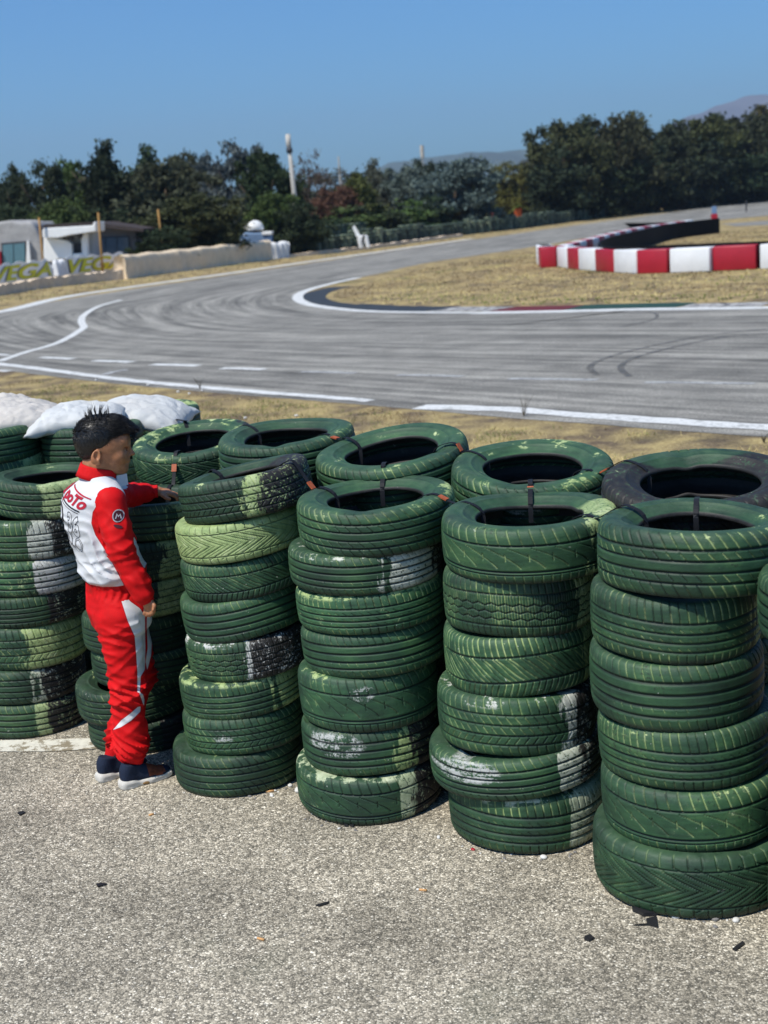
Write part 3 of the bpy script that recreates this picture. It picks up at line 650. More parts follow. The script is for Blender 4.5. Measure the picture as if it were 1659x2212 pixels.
# ---- straps
M_strap = simple('black_plastic_strap', (.016, .017, .02), .6, .3, 20, .15); M_buckle = simple('rusty_orange_buckle', (.36, .085, .03), .6, .4, 90, .4)
def strap(pts, words, bi=None, w=.017):
    t = empty('strap', pts[len(pts) // 2]); tag(t, words, 'strap', 'straps tying the tyres')
    P = resample(spline(pts, 5), 30); v = []; f = []
    for i, p in enumerate(P):
        tg = (P[min(i + 1, 29)] - P[max(i - 1, 0)]).normalized(); sd_ = tg.cross(Vector((0, 0, 1)))
        if sd_.length < .2: sd_ = tg.cross(Vector((0, 1, 0)))
        sd_.normalize(); nn = sd_.cross(tg).normalized(); a = sd_ * w / 2; b = nn * .0012
        v += [tuple(p + a + b), tuple(p - a + b), tuple(p - a - b), tuple(p + a - b)]
    for i in range(29):
        for k in range(4): f.append((4 * i + k, 4 * i + (k + 1) % 4, 4 * i + 4 + (k + 1) % 4, 4 * i + 4 + k))
    me = bpy.data.meshes.new('band'); me.from_pydata(v, [], f); me.update(); link('band', me, M_strap, t)
    if bi is not None:
        i = bi; p = P[i]; tg = (P[i + 1] - P[i - 1]).normalized(); sd_ = tg.cross(Vector((0, 0, 1))).normalized(); nn = sd_.cross(tg).normalized()
        if nn.dot(Vector((0, -1, .6))) < 0: nn = -nn
        v = [tuple(p + tg * x * .017 + sd_ * y * (w / 2 + .003) + nn * z * .004) for x in (-1, 1) for y in (-1, 1) for z in (-.4, 1)]
        f = [(0, 1, 3, 2), (4, 6, 7, 5), (0, 4, 5, 1), (2, 3, 7, 6), (0, 2, 6, 4), (1, 5, 7, 3)]
        me = bpy.data.meshes.new('buckle'); me.from_pydata(v, [], f); me.update(); link('buckle', me, M_buckle, t)
def tie(a, b, words, bi, la=0.0, lb=0.0):
    A, B = TYRES[a], TYRES[b]; d = B['c'] - A['c']; d.z = 0; d.normalize(); n = Vector((-d.y, d.x, 0))
    def pt(T, k, off, dz, lat, sgn):
        p = T['c'] + d * off * sgn + n * lat; return Vector((p.x, p.y, top_z(k, p.x, p.y, dz)))
    ra, rb = A['R'] / .29, B['R'] / .29
    pts = [pt(A, a, .172 * ra, -.10, la, 1), pt(A, a, .176 * ra, -.022, la, 1), pt(A, a, .238 * ra, .006, la, 1), pt(A, a, .272 * ra, -.004, la, 1)]
    pts += [pt(B, b, .272 * rb, -.004, lb, -1), pt(B, b, .238 * rb, .006, lb, -1), pt(B, b, .176 * rb, -.022, lb, -1), pt(B, b, .172 * rb, -.10, lb, -1)]
    strap(pts, words, bi)
tie('P', 'I', 'black strap with rusty buckle beyond the hand resting on the tyre', 15)
tie('C', 'K', 'black strap with orange buckle across the opening of the middle stack', 15)
tie('D', 'L', 'black strap with orange buckle across the opening of the second stack from the right', 14)
tie('E', 'M', 'pale flecked black strap with orange buckle across the nearest tyre opening', 15)
tie('H2', 'I', 'black strap with buckle left on the tyre beside the boy\'s face', 14)
tie('I', 'J', 'thin black strap between the two left open tyres of the back row', None)
tie('J', 'K', 'black strap with orange buckle left of the tilted back row tyre', 14)
tie('K', 'L', 'black strap with orange buckle between the tilted back tyre and its right neighbour', 14)
tie('L', 'M', 'black strap with orange buckle running onto the bare black tyre', 13)
tie('B', 'C', 'long black strap from the dark tilted top tyre to the middle stack', 17)
tie('C', 'D', 'black strap with buckle between the middle stack and its right neighbour', 13)
tie('D', 'E', 'black strap between the second full stack from right and the rightmost one', None)
tie('P', 'B', 'thin black strap from the stack behind the boy to the dark tilted top tyre', None)
print('tyres done', len(bpy.data.objects))

# ================================================================== FAR SIDE OF THE TRACK
def dist_px(v, u): return G(u, v)
M_plaster = simple('grey_rough_plaster', (.36, .35, .34), .9, .3, 1.5, .1, .4, 20); M_white = simple('white_enamel', (.80, .80, .78), .5, .06, 2)
M_whitecloth = simple('white_cloth', (.74, .74, .74), .85, .08, 3, .1, .3, 12); M_glass = simple('blue_grey_glass', (.10, .20, .24), .15, .15, 1, .6); M_glass2 = simple('dark_blue_glass', (.075, .115, .16), .15, .2, 1, .6)
M_roof = simple('dark_brown_roof', (.055, .042, .038), .8, .3, 4); M_greywall = simple('dark_grey_wall', (.19, .18, .18), .9, .15, 2); M_frame = simple('dark_frame', (.05, .05, .055), .6)  # grey wall has one even colour of its own
M_pole = simple('ochre_wood_post', (.34, .19, .06), .8, .2, 3); M_conc = simple('weathered_concrete', (.44, .42, .38), .9, .2, 2, .1, .3, 8); M_stone = simple('pale_limestone_wall', (.66, .53, .39), .9, .25, 3, .1, .6, 6)
M_bluebox = simple('faded_blue_paint', (.15, .23, .36), .6, .15, 2); M_orange = simple('orange_plastic_pot', (.62, .12, .03), .5, .1, 2); M_greysheet = simple('grey_roof_sheet', (.36, .38, .39), .6, .1, 2)
M_dark = simple('dark_steel', (.04, .04, .045), .5); M_redp = simple('red_plastic', (.36, .008, .022), .45, .15, 2, .5); M_whitep = simple('white_plastic', (.74, .74, .74), .45, .07, 3, .5, .25, 6); M_rubber = simple('black_rubber_belt', (.008, .008, .009), .8, .4, 3, .1, .3, 10)

def slab(name, pts_px, Y, depth, mat, parent=None, bevel=0):
    """solid whose front outline is given at distance Y; extruded straight back"""
    P = [W(u, v, Y) for u, v in pts_px]; n = len(P)
    v = [tuple(p) for p in P] + [(p.x, p.y + depth, p.z) for p in P]
    f = [tuple(range(n)), tuple(reversed(range(n, 2 * n)))] + [(i, n + i, n + (i + 1) % n, (i + 1) % n) for i in range(n)]
    me = bpy.data.meshes.new(name); me.from_pydata(v, [], f); me.update()
    import bmesh
    b = bmesh.new(); b.from_mesh(me); bmesh.ops.recalc_face_normals(b, faces=b.faces); b.to_mesh(me); b.free()
    o = link(name, me, mat, parent)
    if bevel:
        m = o.modifiers.new('b', 'BEVEL'); m.width = bevel; m.segments = 3; m.limit_method = 'ANGLE'
    return o
def drop(px, Y):
    p = W(px[0], px[1], Y); return p
# rough plaster building, left edge
def down(L, Y, u0, u1):
    """close an outline down to the ground between columns u0..u1"""
    a = W(u1, 600, Y); b = W(u0, 600, Y); return L
ba = empty('plaster_building', (W(30, 560, 66).x, 66, 0)); tag(ba, 'rough grey plaster building with sloping right shoulder and blue tinted window', 'building')
slab('wall', [(-90, 600), (-90, 486), (0, 479), (20, 476), (45, 480), (64, 479), (72, 483), (80, 497), (88, 515), (94, 540), (98, 590)], 66, 6, M_plaster, ba, .15)
fr_ = slab('window', [(4, 582), (3, 525), (55, 521), (57, 578)], 65.9, .3, M_frame, ba)
slab('pane', [(7, 580), (6, 529), (28, 527), (29, 579)], 65.84, .05, M_glass, fr_); slab('pane', [(31, 579), (30, 527), (53, 525), (54, 577)], 65.84, .05, M_glass, fr_)
slab('curtain', [(56, 580), (58, 521), (62, 520), (67, 575)], 65.75, .25, M_white, ba); slab('door_edge', [(-20, 584), (-20, 545), (1, 543), (3, 582)], 65.7, .2, M_redp, ba)
# white kiosk
kb = empty('kiosk', (W(140, 560, 63).x, 63, 0)); tag(kb, 'white painted kiosk with a thick canopy and small dark serving hatch', 'kiosk')
slab('canopy', [(92, 514), (91, 499), (95, 493), (200, 487), (203, 479), (207, 479), (207, 500), (150, 508), (125, 514)], 62.4, 2.2, M_white, kb, .06)
slab('front_panel', [(94, 563), (94, 513), (120, 515), (148, 520), (155, 527), (157, 558), (128, 560), (108, 566)], 63, .5, M_white, kb, .05)
slab('back_wall', [(140, 560), (140, 506), (200, 502), (203, 556)], 63.6, 2, M_greysheet, kb)
slab('hatch', [(156, 548), (155, 526), (176, 525), (177, 546)], 63.4, .1, M_dark, kb)  # solid dark sheet, the opening's inner shade is put into its colour
slab('side_post', [(177, 558), (175, 512), (180, 504), (187, 504), (190, 556)], 63.0, .5, M_white, kb, .05); slab('counter', [(158, 561), (157, 548), (178, 547), (180, 560)], 62.9, .7, M_white, kb, .05)
for uu, vv in ((151, 515), (172, 509)):
    p = W(uu, vv, 62.9); mb = MB(); mb.tube([p, p + Vector((0, .3, 0))], .12, 12); mb.build('lamp', M_frame, kb, True)
# low building with glass front and dark roof
bc = empty('glass_front_building', (W(245, 560, 68).x, 68, 0)); tag(bc, 'low grey building with dark brown roof and blue grey glass front behind the kiosk', 'building')
slab('wall', [(150, 580), (150, 492), (215, 488), (293, 500), (300, 575)], 68, 6, M_greywall, bc); slab('roof', [(92, 492), (95, 485), (205, 479), (220, 482), (310, 494), (309, 501), (218, 491), (150, 494)], 67.2, 7.5, M_roof, bc)
fr_ = slab('window', [(202, 562), (201, 513), (278, 510), (282, 558)], 67.9, .3, M_frame, bc)
for a in (0, 1, 2):
    slab('pane', [(204 + a * 25, 560 - a), (204 + a * 25, 515 - a), (227 + a * 25, 514 - a), (228 + a * 25, 559 - a)], 67.85, .05, M_glass2, fr_)
# ochre posts
for (u0, v0, u1, v1, Y, w_) in ((84, 470, 95, 580, 62.2, 'left of the white kiosk'), (212, 459, 221, 575, 62.2, 'right of the white kiosk'), (341, 452, 356, 575, 69.5, 'standing alone before the dark olive bush')):
    a, b = W(u0, v0, Y), W(u1, v1, Y); b = a + (b - a) * (a.z / max(a.z - b.z, .1)); mb = MB(); mb.tube([b, a.lerp(b, .5), a], [.055, .05, .045], 10); o = mb.build('wooden_post', M_pole, None, True); tag(o, 'ochre wooden post ' + w_, 'post', 'ochre posts')
# low stone wall
def wall_path(L, h, th, name, mat, label, cat, z0=0.0, n=40, rough=.0, kind=None, off=0.0):
    P = resample(spline([G(*p) for p in L], 8), n); v = []; f = []
    for i, p in enumerate(P):
        t = (P[min(i + 1, n - 1)] - P[max(i - 1, 0)]).normalized(); nr_ = Vector((-t.y, t.x, 0)); hh = h + rough * rnd.uniform(-1, 1)
        q = p + nr_ * off
        for (a, z) in ((0, z0), (0, z0 + hh), (th, z0 + hh), (th, z0)): v.append(tuple(q + nr_ * (a + rough * rnd.uniform(-.3, .3)) + Vector((0, 0, z))))
    for i in range(n - 1):
        for k in range(4): f.append((4 * i + k, 4 * i + (k + 1) % 4, 4 * i + 4 + (k + 1) % 4, 4 * i + 4 + k))
    f += [(0, 1, 2, 3), (4 * n - 1, 4 * n - 2, 4 * n - 3, 4 * n - 4)]
    me = bpy.data.meshes.new(name); me.from_pydata(v, [], f); me.update(); o = link(name, me, mat); tag(o, label, cat, None, kind); return o, P
wall_path([(-120, 654), (0, 639), (98, 623), (215, 609), (273, 603)], .40, .35, 'stone_wall', M_stone, 'low pale stone wall under the lettered banners', 'wall', 0, 60, .05)
wall_path([(628, 556), (700, 549), (829, 534), (900, 524), (1000, 511)], .18, .35, 'stone_kerb', M_stone, 'low pale stone edging along the far tyre wall', 'kerb', 0, 60, .04)
# banners
M_banner = simple('white_banner_vinyl', (.84, .84, .82), .5, .06, 2, .3, .25, 3); M_byellow = simple('banner_yellow_print', (.62, .60, .035), .5, .08, 4); M_bshadow = simple('banner_dark_print', (.10, .085, .13), .5, .1, 4)
def banner(pb, words, text_off, crop=None):
    P = resample([G(*p) for p in pb], 40); t0 = (P[-1] - P[0]).normalized(); nrm = Vector((t0.y, -t0.x, 0)); L = (P[-1] - P[0]).length
    if nrm.y > 0: nrm = -nrm
    root = empty('banner', P[0]); tag(root, words, 'banner', 'lettered banners along the far wall')
    def pos(x, z, o=0): 
        wv = .05 * math.sin(x * 2.1 + z * 2) + .03 * math.sin(x * 5.3 + 1.3 * z); return P[0] + t0 * x + nrm * (wv + o) + Vector((0, 0, .42 + z))
    v = []; f = []; nx = 60; nz = 8
    for i in range(nx + 1):
        for j in range(nz + 1):
            top = .72 + .05 * math.sin(i * .5) - (.12 if i > nx - 3 else 0); v.append(tuple(pos(L * i / nx, top * j / nz)))
    for i in range(nx):
        for j in range(nz): q = i * (nz + 1) + j; f.append((q, q + nz + 1, q + nz + 2, q + 1))
    me = bpy.data.meshes.new('vinyl'); me.from_pydata(v, [], f); me.update(); o = link('vinyl', me, M_banner, root); m = o.modifiers.new('s', 'SOLIDIFY'); m.thickness = .02; m.offset = 0
    for (mat, dx, off, nm) in ((M_bshadow, -.09, .022, 'lettering_shadow'), (M_byellow, 0, .030, 'lettering')):
        cu = bpy.data.curves.new(nm, 'FONT'); cu.body = 'VEGA'; cu.size = .80; cu.shear = .35; cu.offset = .022; cu.space_character = 1.0
        ob = bpy.data.objects.new(nm, cu); COL.objects.link(ob); dg = bpy.context.evaluated_depsgraph_get(); dg.update(); me = bpy.data.meshes.new_from_object(ob.evaluated_get(dg)); bpy.data.objects.remove(ob)
        xs = [q.co.x for q in me.vertices]; x0, x1 = min(xs), max(xs); sx = (L - .25) / (x1 - x0)
        import bmesh
        b = bmesh.new(); b.from_mesh(me); bmesh.ops.triangulate(b, faces=b.faces); bmesh.ops.subdivide_edges(b, edges=[e for e in b.edges if e.calc_length() > .15], cuts=3, use_grid_fill=False); bmesh.ops.triangulate(b, faces=b.faces); b.to_mesh(me); b.free()
        for q in me.vertices: q.co = pos(.12 + (q.co.x - x0) * sx + dx, .06 + q.co.y, off)
        link(nm, me, mat, root)
banner([(-14, 636), (118, 618)], 'white banner with yellow lettering at the left edge of the picture', 0)
banner([(146, 614), (275, 599)], 'white banner with yellow lettering, crumpled at its right end beside the tarpaulin', 0)
# crumpled cloth between banners, tarpaulin wall, white bundle
def cloth_bulk(name, L, h, th, mat, amp, label, cat, n=120, fr=6.0, z0=0.0):
    P = resample(spline([G(*p) for p in L], 8), n); v = []; f = []; prof = [(0, 0), (.02, .3), (.0, .65), (.03, .9), (.12, 1.0), (.5, 1.04), (.88, 1.0), (1.0, .8), (1.0, 0)]
    for i, p in enumerate(P):
        t = (P[min(i + 1, n - 1)] - P[max(i - 1, 0)]).normalized(); nr_ = Vector((-t.y, t.x, 0)); d = i / n * fr * 6
        for j, (a, z) in enumerate(prof):
            w = amp * (math.sin(d * 2.3 + z * 1.5) + .7 * math.sin(d * 5.1 + z * 3 + 1) + 1.2 * noise.noise(Vector((d, z * 2, 3.3)))) * (1 if j < 8 else 0)
            v.append(tuple(p + nr_ * (a * th + w * .6) + Vector((0, 0, z0 + z * (h + .5 * amp * math.sin(d * 1.1))))))
    m = len(prof)
    for i in range(n - 1):
        for k in range(m - 1): f.append((m * i + k, m * i + k + 1, m * i + m + k + 1, m * i + m + k))
    f += [tuple(range(m)), tuple(m * (n - 1) + k for k in reversed(range(m)))]
    me = bpy.data.meshes.new(name); me.from_pydata(v, [], f); me.polygons.foreach_set('use_smooth', [True] * len(f)); me.update(); return tag(link(name, me, mat), label, cat)
M_tarp = simple('beige_tarpaulin', (.80, .64, .45), .85, .14, 2.5, .1, .5, 5)
cloth_bulk('tarpaulin_wall', [(276, 603), (350, 592), (430, 582), (510, 571), (590, 561)], 1.0, .6, M_tarp, .05, 'long beige tarpaulin draped over the barrier beyond the track', 'tarpaulin')
cloth_bulk('white_bundle', [(590, 560), (610, 558), (628, 556)], .85, .6, M_whitecloth, .07, 'white cloth bundle at the right end of the beige tarpaulin', 'cloth bundle', 30, 1.5)
cloth_bulk('white_sheet', [(118, 617), (132, 616), (147, 614)], .62, .4, M_whitecloth, .06, 'crumpled white sheet between the two lettered banners', 'sheet', 24, 1.2, .42)
cloth_bulk('backing_barrier', [(-120, 646), (0, 632), (98, 618), (215, 604), (273, 598)], .80, .5, simple('dirty_white_barrier', (.68, .67, .64),   .8, .2, 2), .01, 'dirty white barrier behind the lettered banners', 'barrier')
# blue tank with white dome
tk = empty('tank', (W(552, 540, 76).x, 76, 0)); tag(tk, 'faded blue tank with a white domed cap behind the beige tarpaulin', 'tank')
slab('body', [(519, 560), (518, 512), (528, 502), (548, 503), (586, 502), (587, 558)], 76, 1.6, M_bluebox, tk, .1); slab('rim', [(566, 508), (565, 501), (587, 500), (587, 507)], 75.9, 1.8, M_white, tk, .04)
c = W(549, 498, 76.6); mb = MB(); mb.lathe([(.02, .55), (.25, .52), (.42, .42), (.52, .25), (.55, .05), (.5, 0), (.1, -.02)], c, 20); mb.build('dome', M_white, tk, True); mb = MB(); mb.tube([c, c - Vector((0, 0, .35))], .3, 12); mb.build('neck', M_dark, tk)
mb = MB(); q = W(523, 508, 75.8); mb.tube([q, q + Vector((.1, 0, -.3)), q + Vector((0, 0, -1.4))], .12, 10); mb.build('pipe', M_white, tk, True)
# white board and bag on the far tyre wall
p = G(780, 541); bd = slab('leaning_board', [(761, 491), (766, 486), (778, 508), (770, 512)], p.y - .3, .15, M_white); tag(bd, 'narrow white board sticking up from the far tyre wall', 'board')
bd = slab('white_bag', [(771, 515), (776, 509), (790, 507), (795, 510), (800, 535), (793, 538), (786, 518), (784, 537), (776, 538)], p.y - .6, .4, M_whitecloth, None, .08); tag(bd, 'white cloth hanging over the far tyre wall under the narrow board', 'cloth')

# far tyre stacks
def mat_farstack():
    s = Nt('far_painted_tyres'); oi = s.n('ShaderNodeObjectInfo'); n = s.noise(4.5, None, 4, .7, s.math('MULTIPLY', oi.outputs['Random'], 40)); k = s.math('ADD', n, s.math('MULTIPLY', s.math('SUBTRACT', oi.outputs['Random'], .5), .22))
    return s.out(s.ramp(k, [(.3, (.016, .024, .020)), (.46, (.035, .058, .042)), (.58, (.10, .135, .085)), (.72, (.26, .28, .19))]), .6, .4)
M_far = mat_farstack()
def stack_mesh(nt, seed):
    r_ = random.Random(seed); mb = MB(); w = .19
    for i in range(nt):
        cx, cy = r_.uniform(-.03, .03), r_.uniform(-.03, .03); z = i * w; R = .29 * r_.uniform(.94, 1.04)
        mb.lathe([(.17, .04), (.2, .0), (R - .05, .0), (R - .01, .03), (R, .09), (R - .01, .155), (R - .05, .185), (.2, .185), (.17, .15)], (cx, cy, z), 14)
    o = mb.build('x', M_far, None, True); me = o.data; bpy.data.objects.remove(o); return me
SM = [stack_mesh(5, 1), stack_mesh(6, 2), stack_mesh(5, 3), stack_mesh(8, 4)]
def stacks(L, gap, variants, label, group, off=0.0, jit=.06):
    P0 = spline([G(*p) for p in L], 8); Ln = sum((b - a).length for a, b in zip(P0, P0[1:])); P = resample(P0, int(Ln / gap))
    for i, p in enumerate(P):
        t = (P[min(i + 1, len(P) - 1)] - P[max(i - 1, 0)]).normalized(); nn = Vector((-t.y, t.x, 0))
        o = bpy.data.objects.new('tyre_stack', SM[rnd.choice(variants)]); COL.objects.link(o); o.location = p + nn * (off + rnd.uniform(-jit, jit)); o.rotation_euler = (rnd.uniform(-.03, .03), rnd.uniform(-.03, .03), rnd.uniform(0, 6)); tag(o, label, 'tyre stack', group)
    return len(P)
n1 = stacks([(634, 552), (720, 544), (829, 531), (920, 519), (1000, 509), (1170, 489), (1336, 466)], .66, [0, 1, 2], 'green painted tyre stack in the long tyre wall across the track', 'tyre stacks of the long far wall', .5)
n2 = stacks([(735, 541), (829, 529)], .66, [3], 'tall green tyre stack rising behind the white board across the track', 'tall stacks behind the white board', 1.4)
n3 = stacks([(1344, 452), (1450, 442), (1560, 432), (1659, 422), (1700, 418)], 1.1, [1, 3], 'dark green tyre stack in the farthest wall below the big trees', 'tyre stacks of the farthest wall', 0)
print('stacks', n1, n2, n3)

# red and white barrier of the infield
nb = [(1735, 580), (1641, 582), (1633, 582), (1540, 586), (1533, 587), (1447, 590), (1441, 590), (1376, 592), (1373, 592), (1326, 589), (1325, 589), (1286, 586), (1285, 586), (1250, 583), (1249, 583), (1226, 580), (1225, 580), (1204, 577), (1203, 577), (1196, 573), (1195, 572), (1190, 567)]
BH = .64
ORDW = ['first', 'second', 'third', 'fourth', 'fifth', 'sixth', 'seventh', 'eighth', 'ninth', 'tenth', 'eleventh', 'twelfth', 'thirteenth', 'fourteenth']
def block(a, b, col, words, th=.5, h=BH):
    d = (b - a); L = d.length; t = d.normalized(); nn = Vector((-t.y, t.x, 0)); m = (a + b) / 2
    o = MB().box((0, 0, 0), (L, th, h)).build('barrier_block', M_redp if col == 'r' else M_whitep, None, False, .03)
    for p in o.data.polygons: p.use_smooth = True
    o.location = m + nn * 0 + Vector((0, 0, h / 2)); o.rotation_euler = (0, 0, math.atan2(t.y, t.x)); return tag(o, words, 'barrier block', 'red and white barrier blocks on the infield')
cols = ['w', 'r', 'w', 'r', 'w', 'r', 'w', 'r', 'w', 'r', 'w']; names = ['white barrier block cut by the right edge', 'longest red barrier block, second from the right edge', 'large white barrier block left of the longest red one', 'red barrier block, third of the reds from the right', 'white block in the front run between two reds', 'red block left of the middle of the front run', 'white block near the left bend of the front run', 'small red block near the left bend', 'narrow white block at the left bend', 'narrowest red block at the tip of the barrier', 'white block at the very tip of the barrier']
bpts = []
for i in range(11):
    a, b = G(*nb[2 * i]), G(*nb[2 * i + 1]); t = (b - a).normalized(); nn = Vector((t.y, -t.x, 0))
    if nn.y < 0: nn = -nn
    block(a + nn * .25, b + nn * .25, cols[i], names[i]); bpts += [a + nn * .25, b + nn * .25]
farp = [G(u, v, BH) for u, v in ((1199, 533), (1240, 523), (1285, 512), (1330, 501), (1380, 491), (1440, 482), (1490, 475))]
for p in farp: p.z = 0
fp = spline([bpts[-1]] + farp, 8); Lf = sum((b - a).length for a, b in zip(fp, fp[1:])); nf = int(Lf / 1.3); fr2 = resample(fp, nf + 1)
for i in range(nf):
    t = (fr2[i + 1] - fr2[i]).normalized()
    block(fr2[i] + t * .02, fr2[i + 1] - t * .02, 'r' if i % 2 == 0 else 'w', '%s %s block of the far barrier run, counted from the bend' % (ORDW[i // 2], 'red' if i % 2 == 0 else 'white'), .4)
def offs(P, d):
    out = []
    for i, p in enumerate(P):
        t = (P[min(i + 1, len(P) - 1)] - P[max(i - 1, 0)]).normalized(); out.append(p + Vector((t.y, -t.x, 0)) * d)
    return out
end = G(1551, 474, BH); end.z = 0
bl_ = [G(u, v_, BH) for u, v_ in ((1760, 521), (1659, 526), (1500, 532), (1400, 536), (1330, 539), (1294, 534), (1298, 524), (1325, 514), (1394, 498), (1449, 486), (1551, 474))]
for p in bl_: p.z = 0
bin_ = resample(spline(bl_, 8), 120)
v = []; f = []
for i, p in enumerate(bin_):
    t = (bin_[min(i + 1, 119)] - bin_[max(i - 1, 0)]).normalized(); nn = Vector((t.y, -t.x, 0))
    for a, z in ((0, 0), (0, BH + .06), (.08, BH + .06), (.08, 0)): v.append(tuple(p + nn * a + Vector((0, 0, z))))
for i in range(119):
    for k in range(4): f.append((4 * i + k, 4 * i + (k + 1) % 4, 4 * i + 4 + (k + 1) % 4, 4 * i + 4 + k))
f += [(0, 1, 2, 3), (479, 478, 477, 476)]
me = bpy.data.meshes.new('rubber_belt'); me.from_pydata(v, [], f); me.update(); tag(link('rubber_belt', me, M_rubber), 'long black rubber belt lining the inside of the red and white barrier', 'rubber belt')

# small far things
def pot(u, v, words):
    p = G(u, v); r = empty('potted_palm', p); tag(r, words, 'potted plant', 'orange potted palms'); MB().lathe([(.02, 0), (.30, 0), (.38, 1.4), (.36, 1.45), (.32, 1.4), (.02, 1.35)], p, 16).build('pot', M_orange, r, True)
    v = []; f = []
    for k in range(26):
        az = rnd.uniform(0, 6.28); L = rnd.uniform(1.1, 1.7); el = rnd.uniform(.2, 1.3); w = .16; pr = None
        for i in range(6):
            s_ = i / 5; x = L * s_ * math.cos(el); z = L * s_ * math.sin(el) - .9 * s_ * s_ + 1.4; b = len(v); ww = w * (1 - s_ * .8)
            v += [tuple(p + Vector((math.cos(az) * x - math.sin(az) * ww, math.sin(az) * x + math.cos(az) * ww, z))), tuple(p + Vector((math.cos(az) * x + math.sin(az) * ww, math.sin(az) * x - math.cos(az) * ww, z)))]
            if i: f.append((b - 2, b - 1, b + 1, b))
    me = bpy.data.meshes.new('fronds'); me.from_pydata(v, [], f); me.update(); link('fronds', me, M_leafy, r)
def mat_leaf(name, rgb=None):
    s = Nt(name); oi = s.n('ShaderNodeObjectInfo'); t = s.attr('tone'); m1 = s.n('ShaderNodeHueSaturation', Color=oi.outputs['Color']); s.set(m1, 'Value', s.math('ADD', .55, s.math('MULTIPLY', t, .9)))
    s.set(m1, 'Hue', s.math('ADD', .49, s.math('MULTIPLY', t, .02)))
    col = m1.outputs[0] if rgb is None else rgb
    s.out(col, .75, .2); tr = s.n('ShaderNodeBsdfTranslucent'); s.set(tr, 'Color', col); mx = s.n('ShaderNodeMixShader'); s.set(mx, 'Fac', .22); s.set(mx, 1, s.b.outputs[0]); s.set(mx, 2, tr.outputs[0]); s.t.links.new(mx.outputs[0], s.t.nodes['Material Output'].inputs[0]); return s.m
M_leaf = mat_leaf('foliage'); M_leafy = mat_leaf('palm_frond', (.10, .12, .025, 1)); M_bark = simple('bark', (.09, .065, .045), .9, .3, 3)
pot(1067, 487, 'left of the two potted palms across the track, in an orange pot'); pot(1120, 483, 'right of the two potted palms across the track, in an orange pot')
sh = slab('shed', [(998, 480), (1000, 445), (1044, 443), (1046, 478)], 150, 3, M_greysheet); tag(sh, 'pale grey shed roof showing left of the orange pots', 'shed'); sh = slab('shed', [(1128, 480), (1130, 434), (1174, 428), (1178, 476)], 165, 3, M_greysheet); tag(sh, 'grey shed wall at the left foot of the big dark trees', 'shed')
p = G(1543, 474); mk = empty('marker', p); tag(mk, 'small blue topped red footed marker at the far end of the black belt', 'marker'); MB().box(p + Vector((0, 0, .62)), (.32, .2, .5)).build('panel', M_bluebox, mk, False, .03); MB().box(p + Vector((0, 0, .18)), (.4, .3, .36)).build('base', M_redp, mk, False, .03)
p = G(1612, 458); mb = MB(); mb.tube([p, p + Vector((0, 0, .9))], .06, 8); tag(mb.build('track_post', M_dark), 'thin dark post between the two far roads', 'post')
# second road at right
me = bpy.data.meshes.new('side_road'); P = wp([(1556, 484), (1659, 477), (1900, 462), (1900, 495), (1659, 486.5), (1590, 489)]); me.from_pydata([(q.x, q.y, .009) for q in P], [], [tuple(range(len(P)))]); me.update(); tag(link('side_road', me, M_asph), kind='structure')
# concrete pole, antenna
a = W(622, 294, 83); b = W(638, 440, 83); b = a + (b - a) * (a.z / (a.z - b.z)); pl = empty('utility_pole', b); tag(pl, 'tall leaning pale concrete pole among the trees', 'pole'); MB().tube([b, b.lerp(a, .5), a], [.19, .15, .10], 12).build('shaft', M_conc, pl, True)
MB().tube([a - Vector((0, 0, .9)), a + Vector((0, 0, .1))], .15, 10).build('cap', M_conc, pl, True); MB().tube([a.lerp(b, .1), a.lerp(b, .14)], .18, 10).build('collar', M_dark, pl, True)
a = W(911, 314, 140); an = empty('antenna_mast', (a.x, a.y, 0)); tag(an, 'thin antenna mast above the trees right of centre', 'antenna'); MB().tube([(a.x, a.y, 0), a], [.1, .05], 8).build('mast', M_conc, an); MB().tube([a - Vector((0, 0, 1.2)), a], .2, 8).build('aerial', M_conc, an)
a = W(731, 338, 140); an = empty('antenna_mast', (a.x, a.y, 0)); tag(an, 'faint pale mast right of the reddish tree', 'antenna'); MB().tube([(a.x, a.y, 0), a], [.14, .07], 8).build('mast', M_conc, an)

# ---- trees
def crown_mesh(seed, shape, nclump, per, leaf, spread):
    r = np.random.RandomState(seed); C = []
    while len(C) < nclump:
        p = r.uniform(-1, 1, 3); d = np.linalg.norm(p)
        if d > 1 or d < .35: continue
        if shape == 'cone': p[:2] *= (1.12 - .72 * (p[2] + 1) / 2)
        if shape == 'wide' and p[2] < -.2: continue
        p *= 1 + .16 * r.normal(); C.append(p)
    C = np.array(C); n = nclump * per; ci = np.repeat(np.arange(nclump), per); cs = r.uniform(.7, 1.3, nclump)
    P = C[ci] + r.normal(0, 1, (n, 3)) * (spread * cs[ci])[:, None] * np.array([1, 1, .7]); sz = leaf * r.uniform(.5, 1.3, n)
    a = r.normal(0, 1, (n, 3)); a /= np.linalg.norm(a, axis=1)[:, None]; b = np.cross(a, r.normal(0, 1, (n, 3))); b /= np.linalg.norm(b, axis=1)[:, None] + 1e-9
    V = np.stack([P - a * sz[:, None], P + b * sz[:, None] * .55, P + a * sz[:, None], P - b * sz[:, None] * .55], 1).reshape(-1, 3)
    tone = np.clip((.35 + .3 * r.rand(nclump))[ci] + r.normal(0, .15, n), 0, 1)
    return mesh_np('crown', V, np.arange(4 * n).reshape(n, 4), attrs={'tone': np.repeat(tone, 4)})
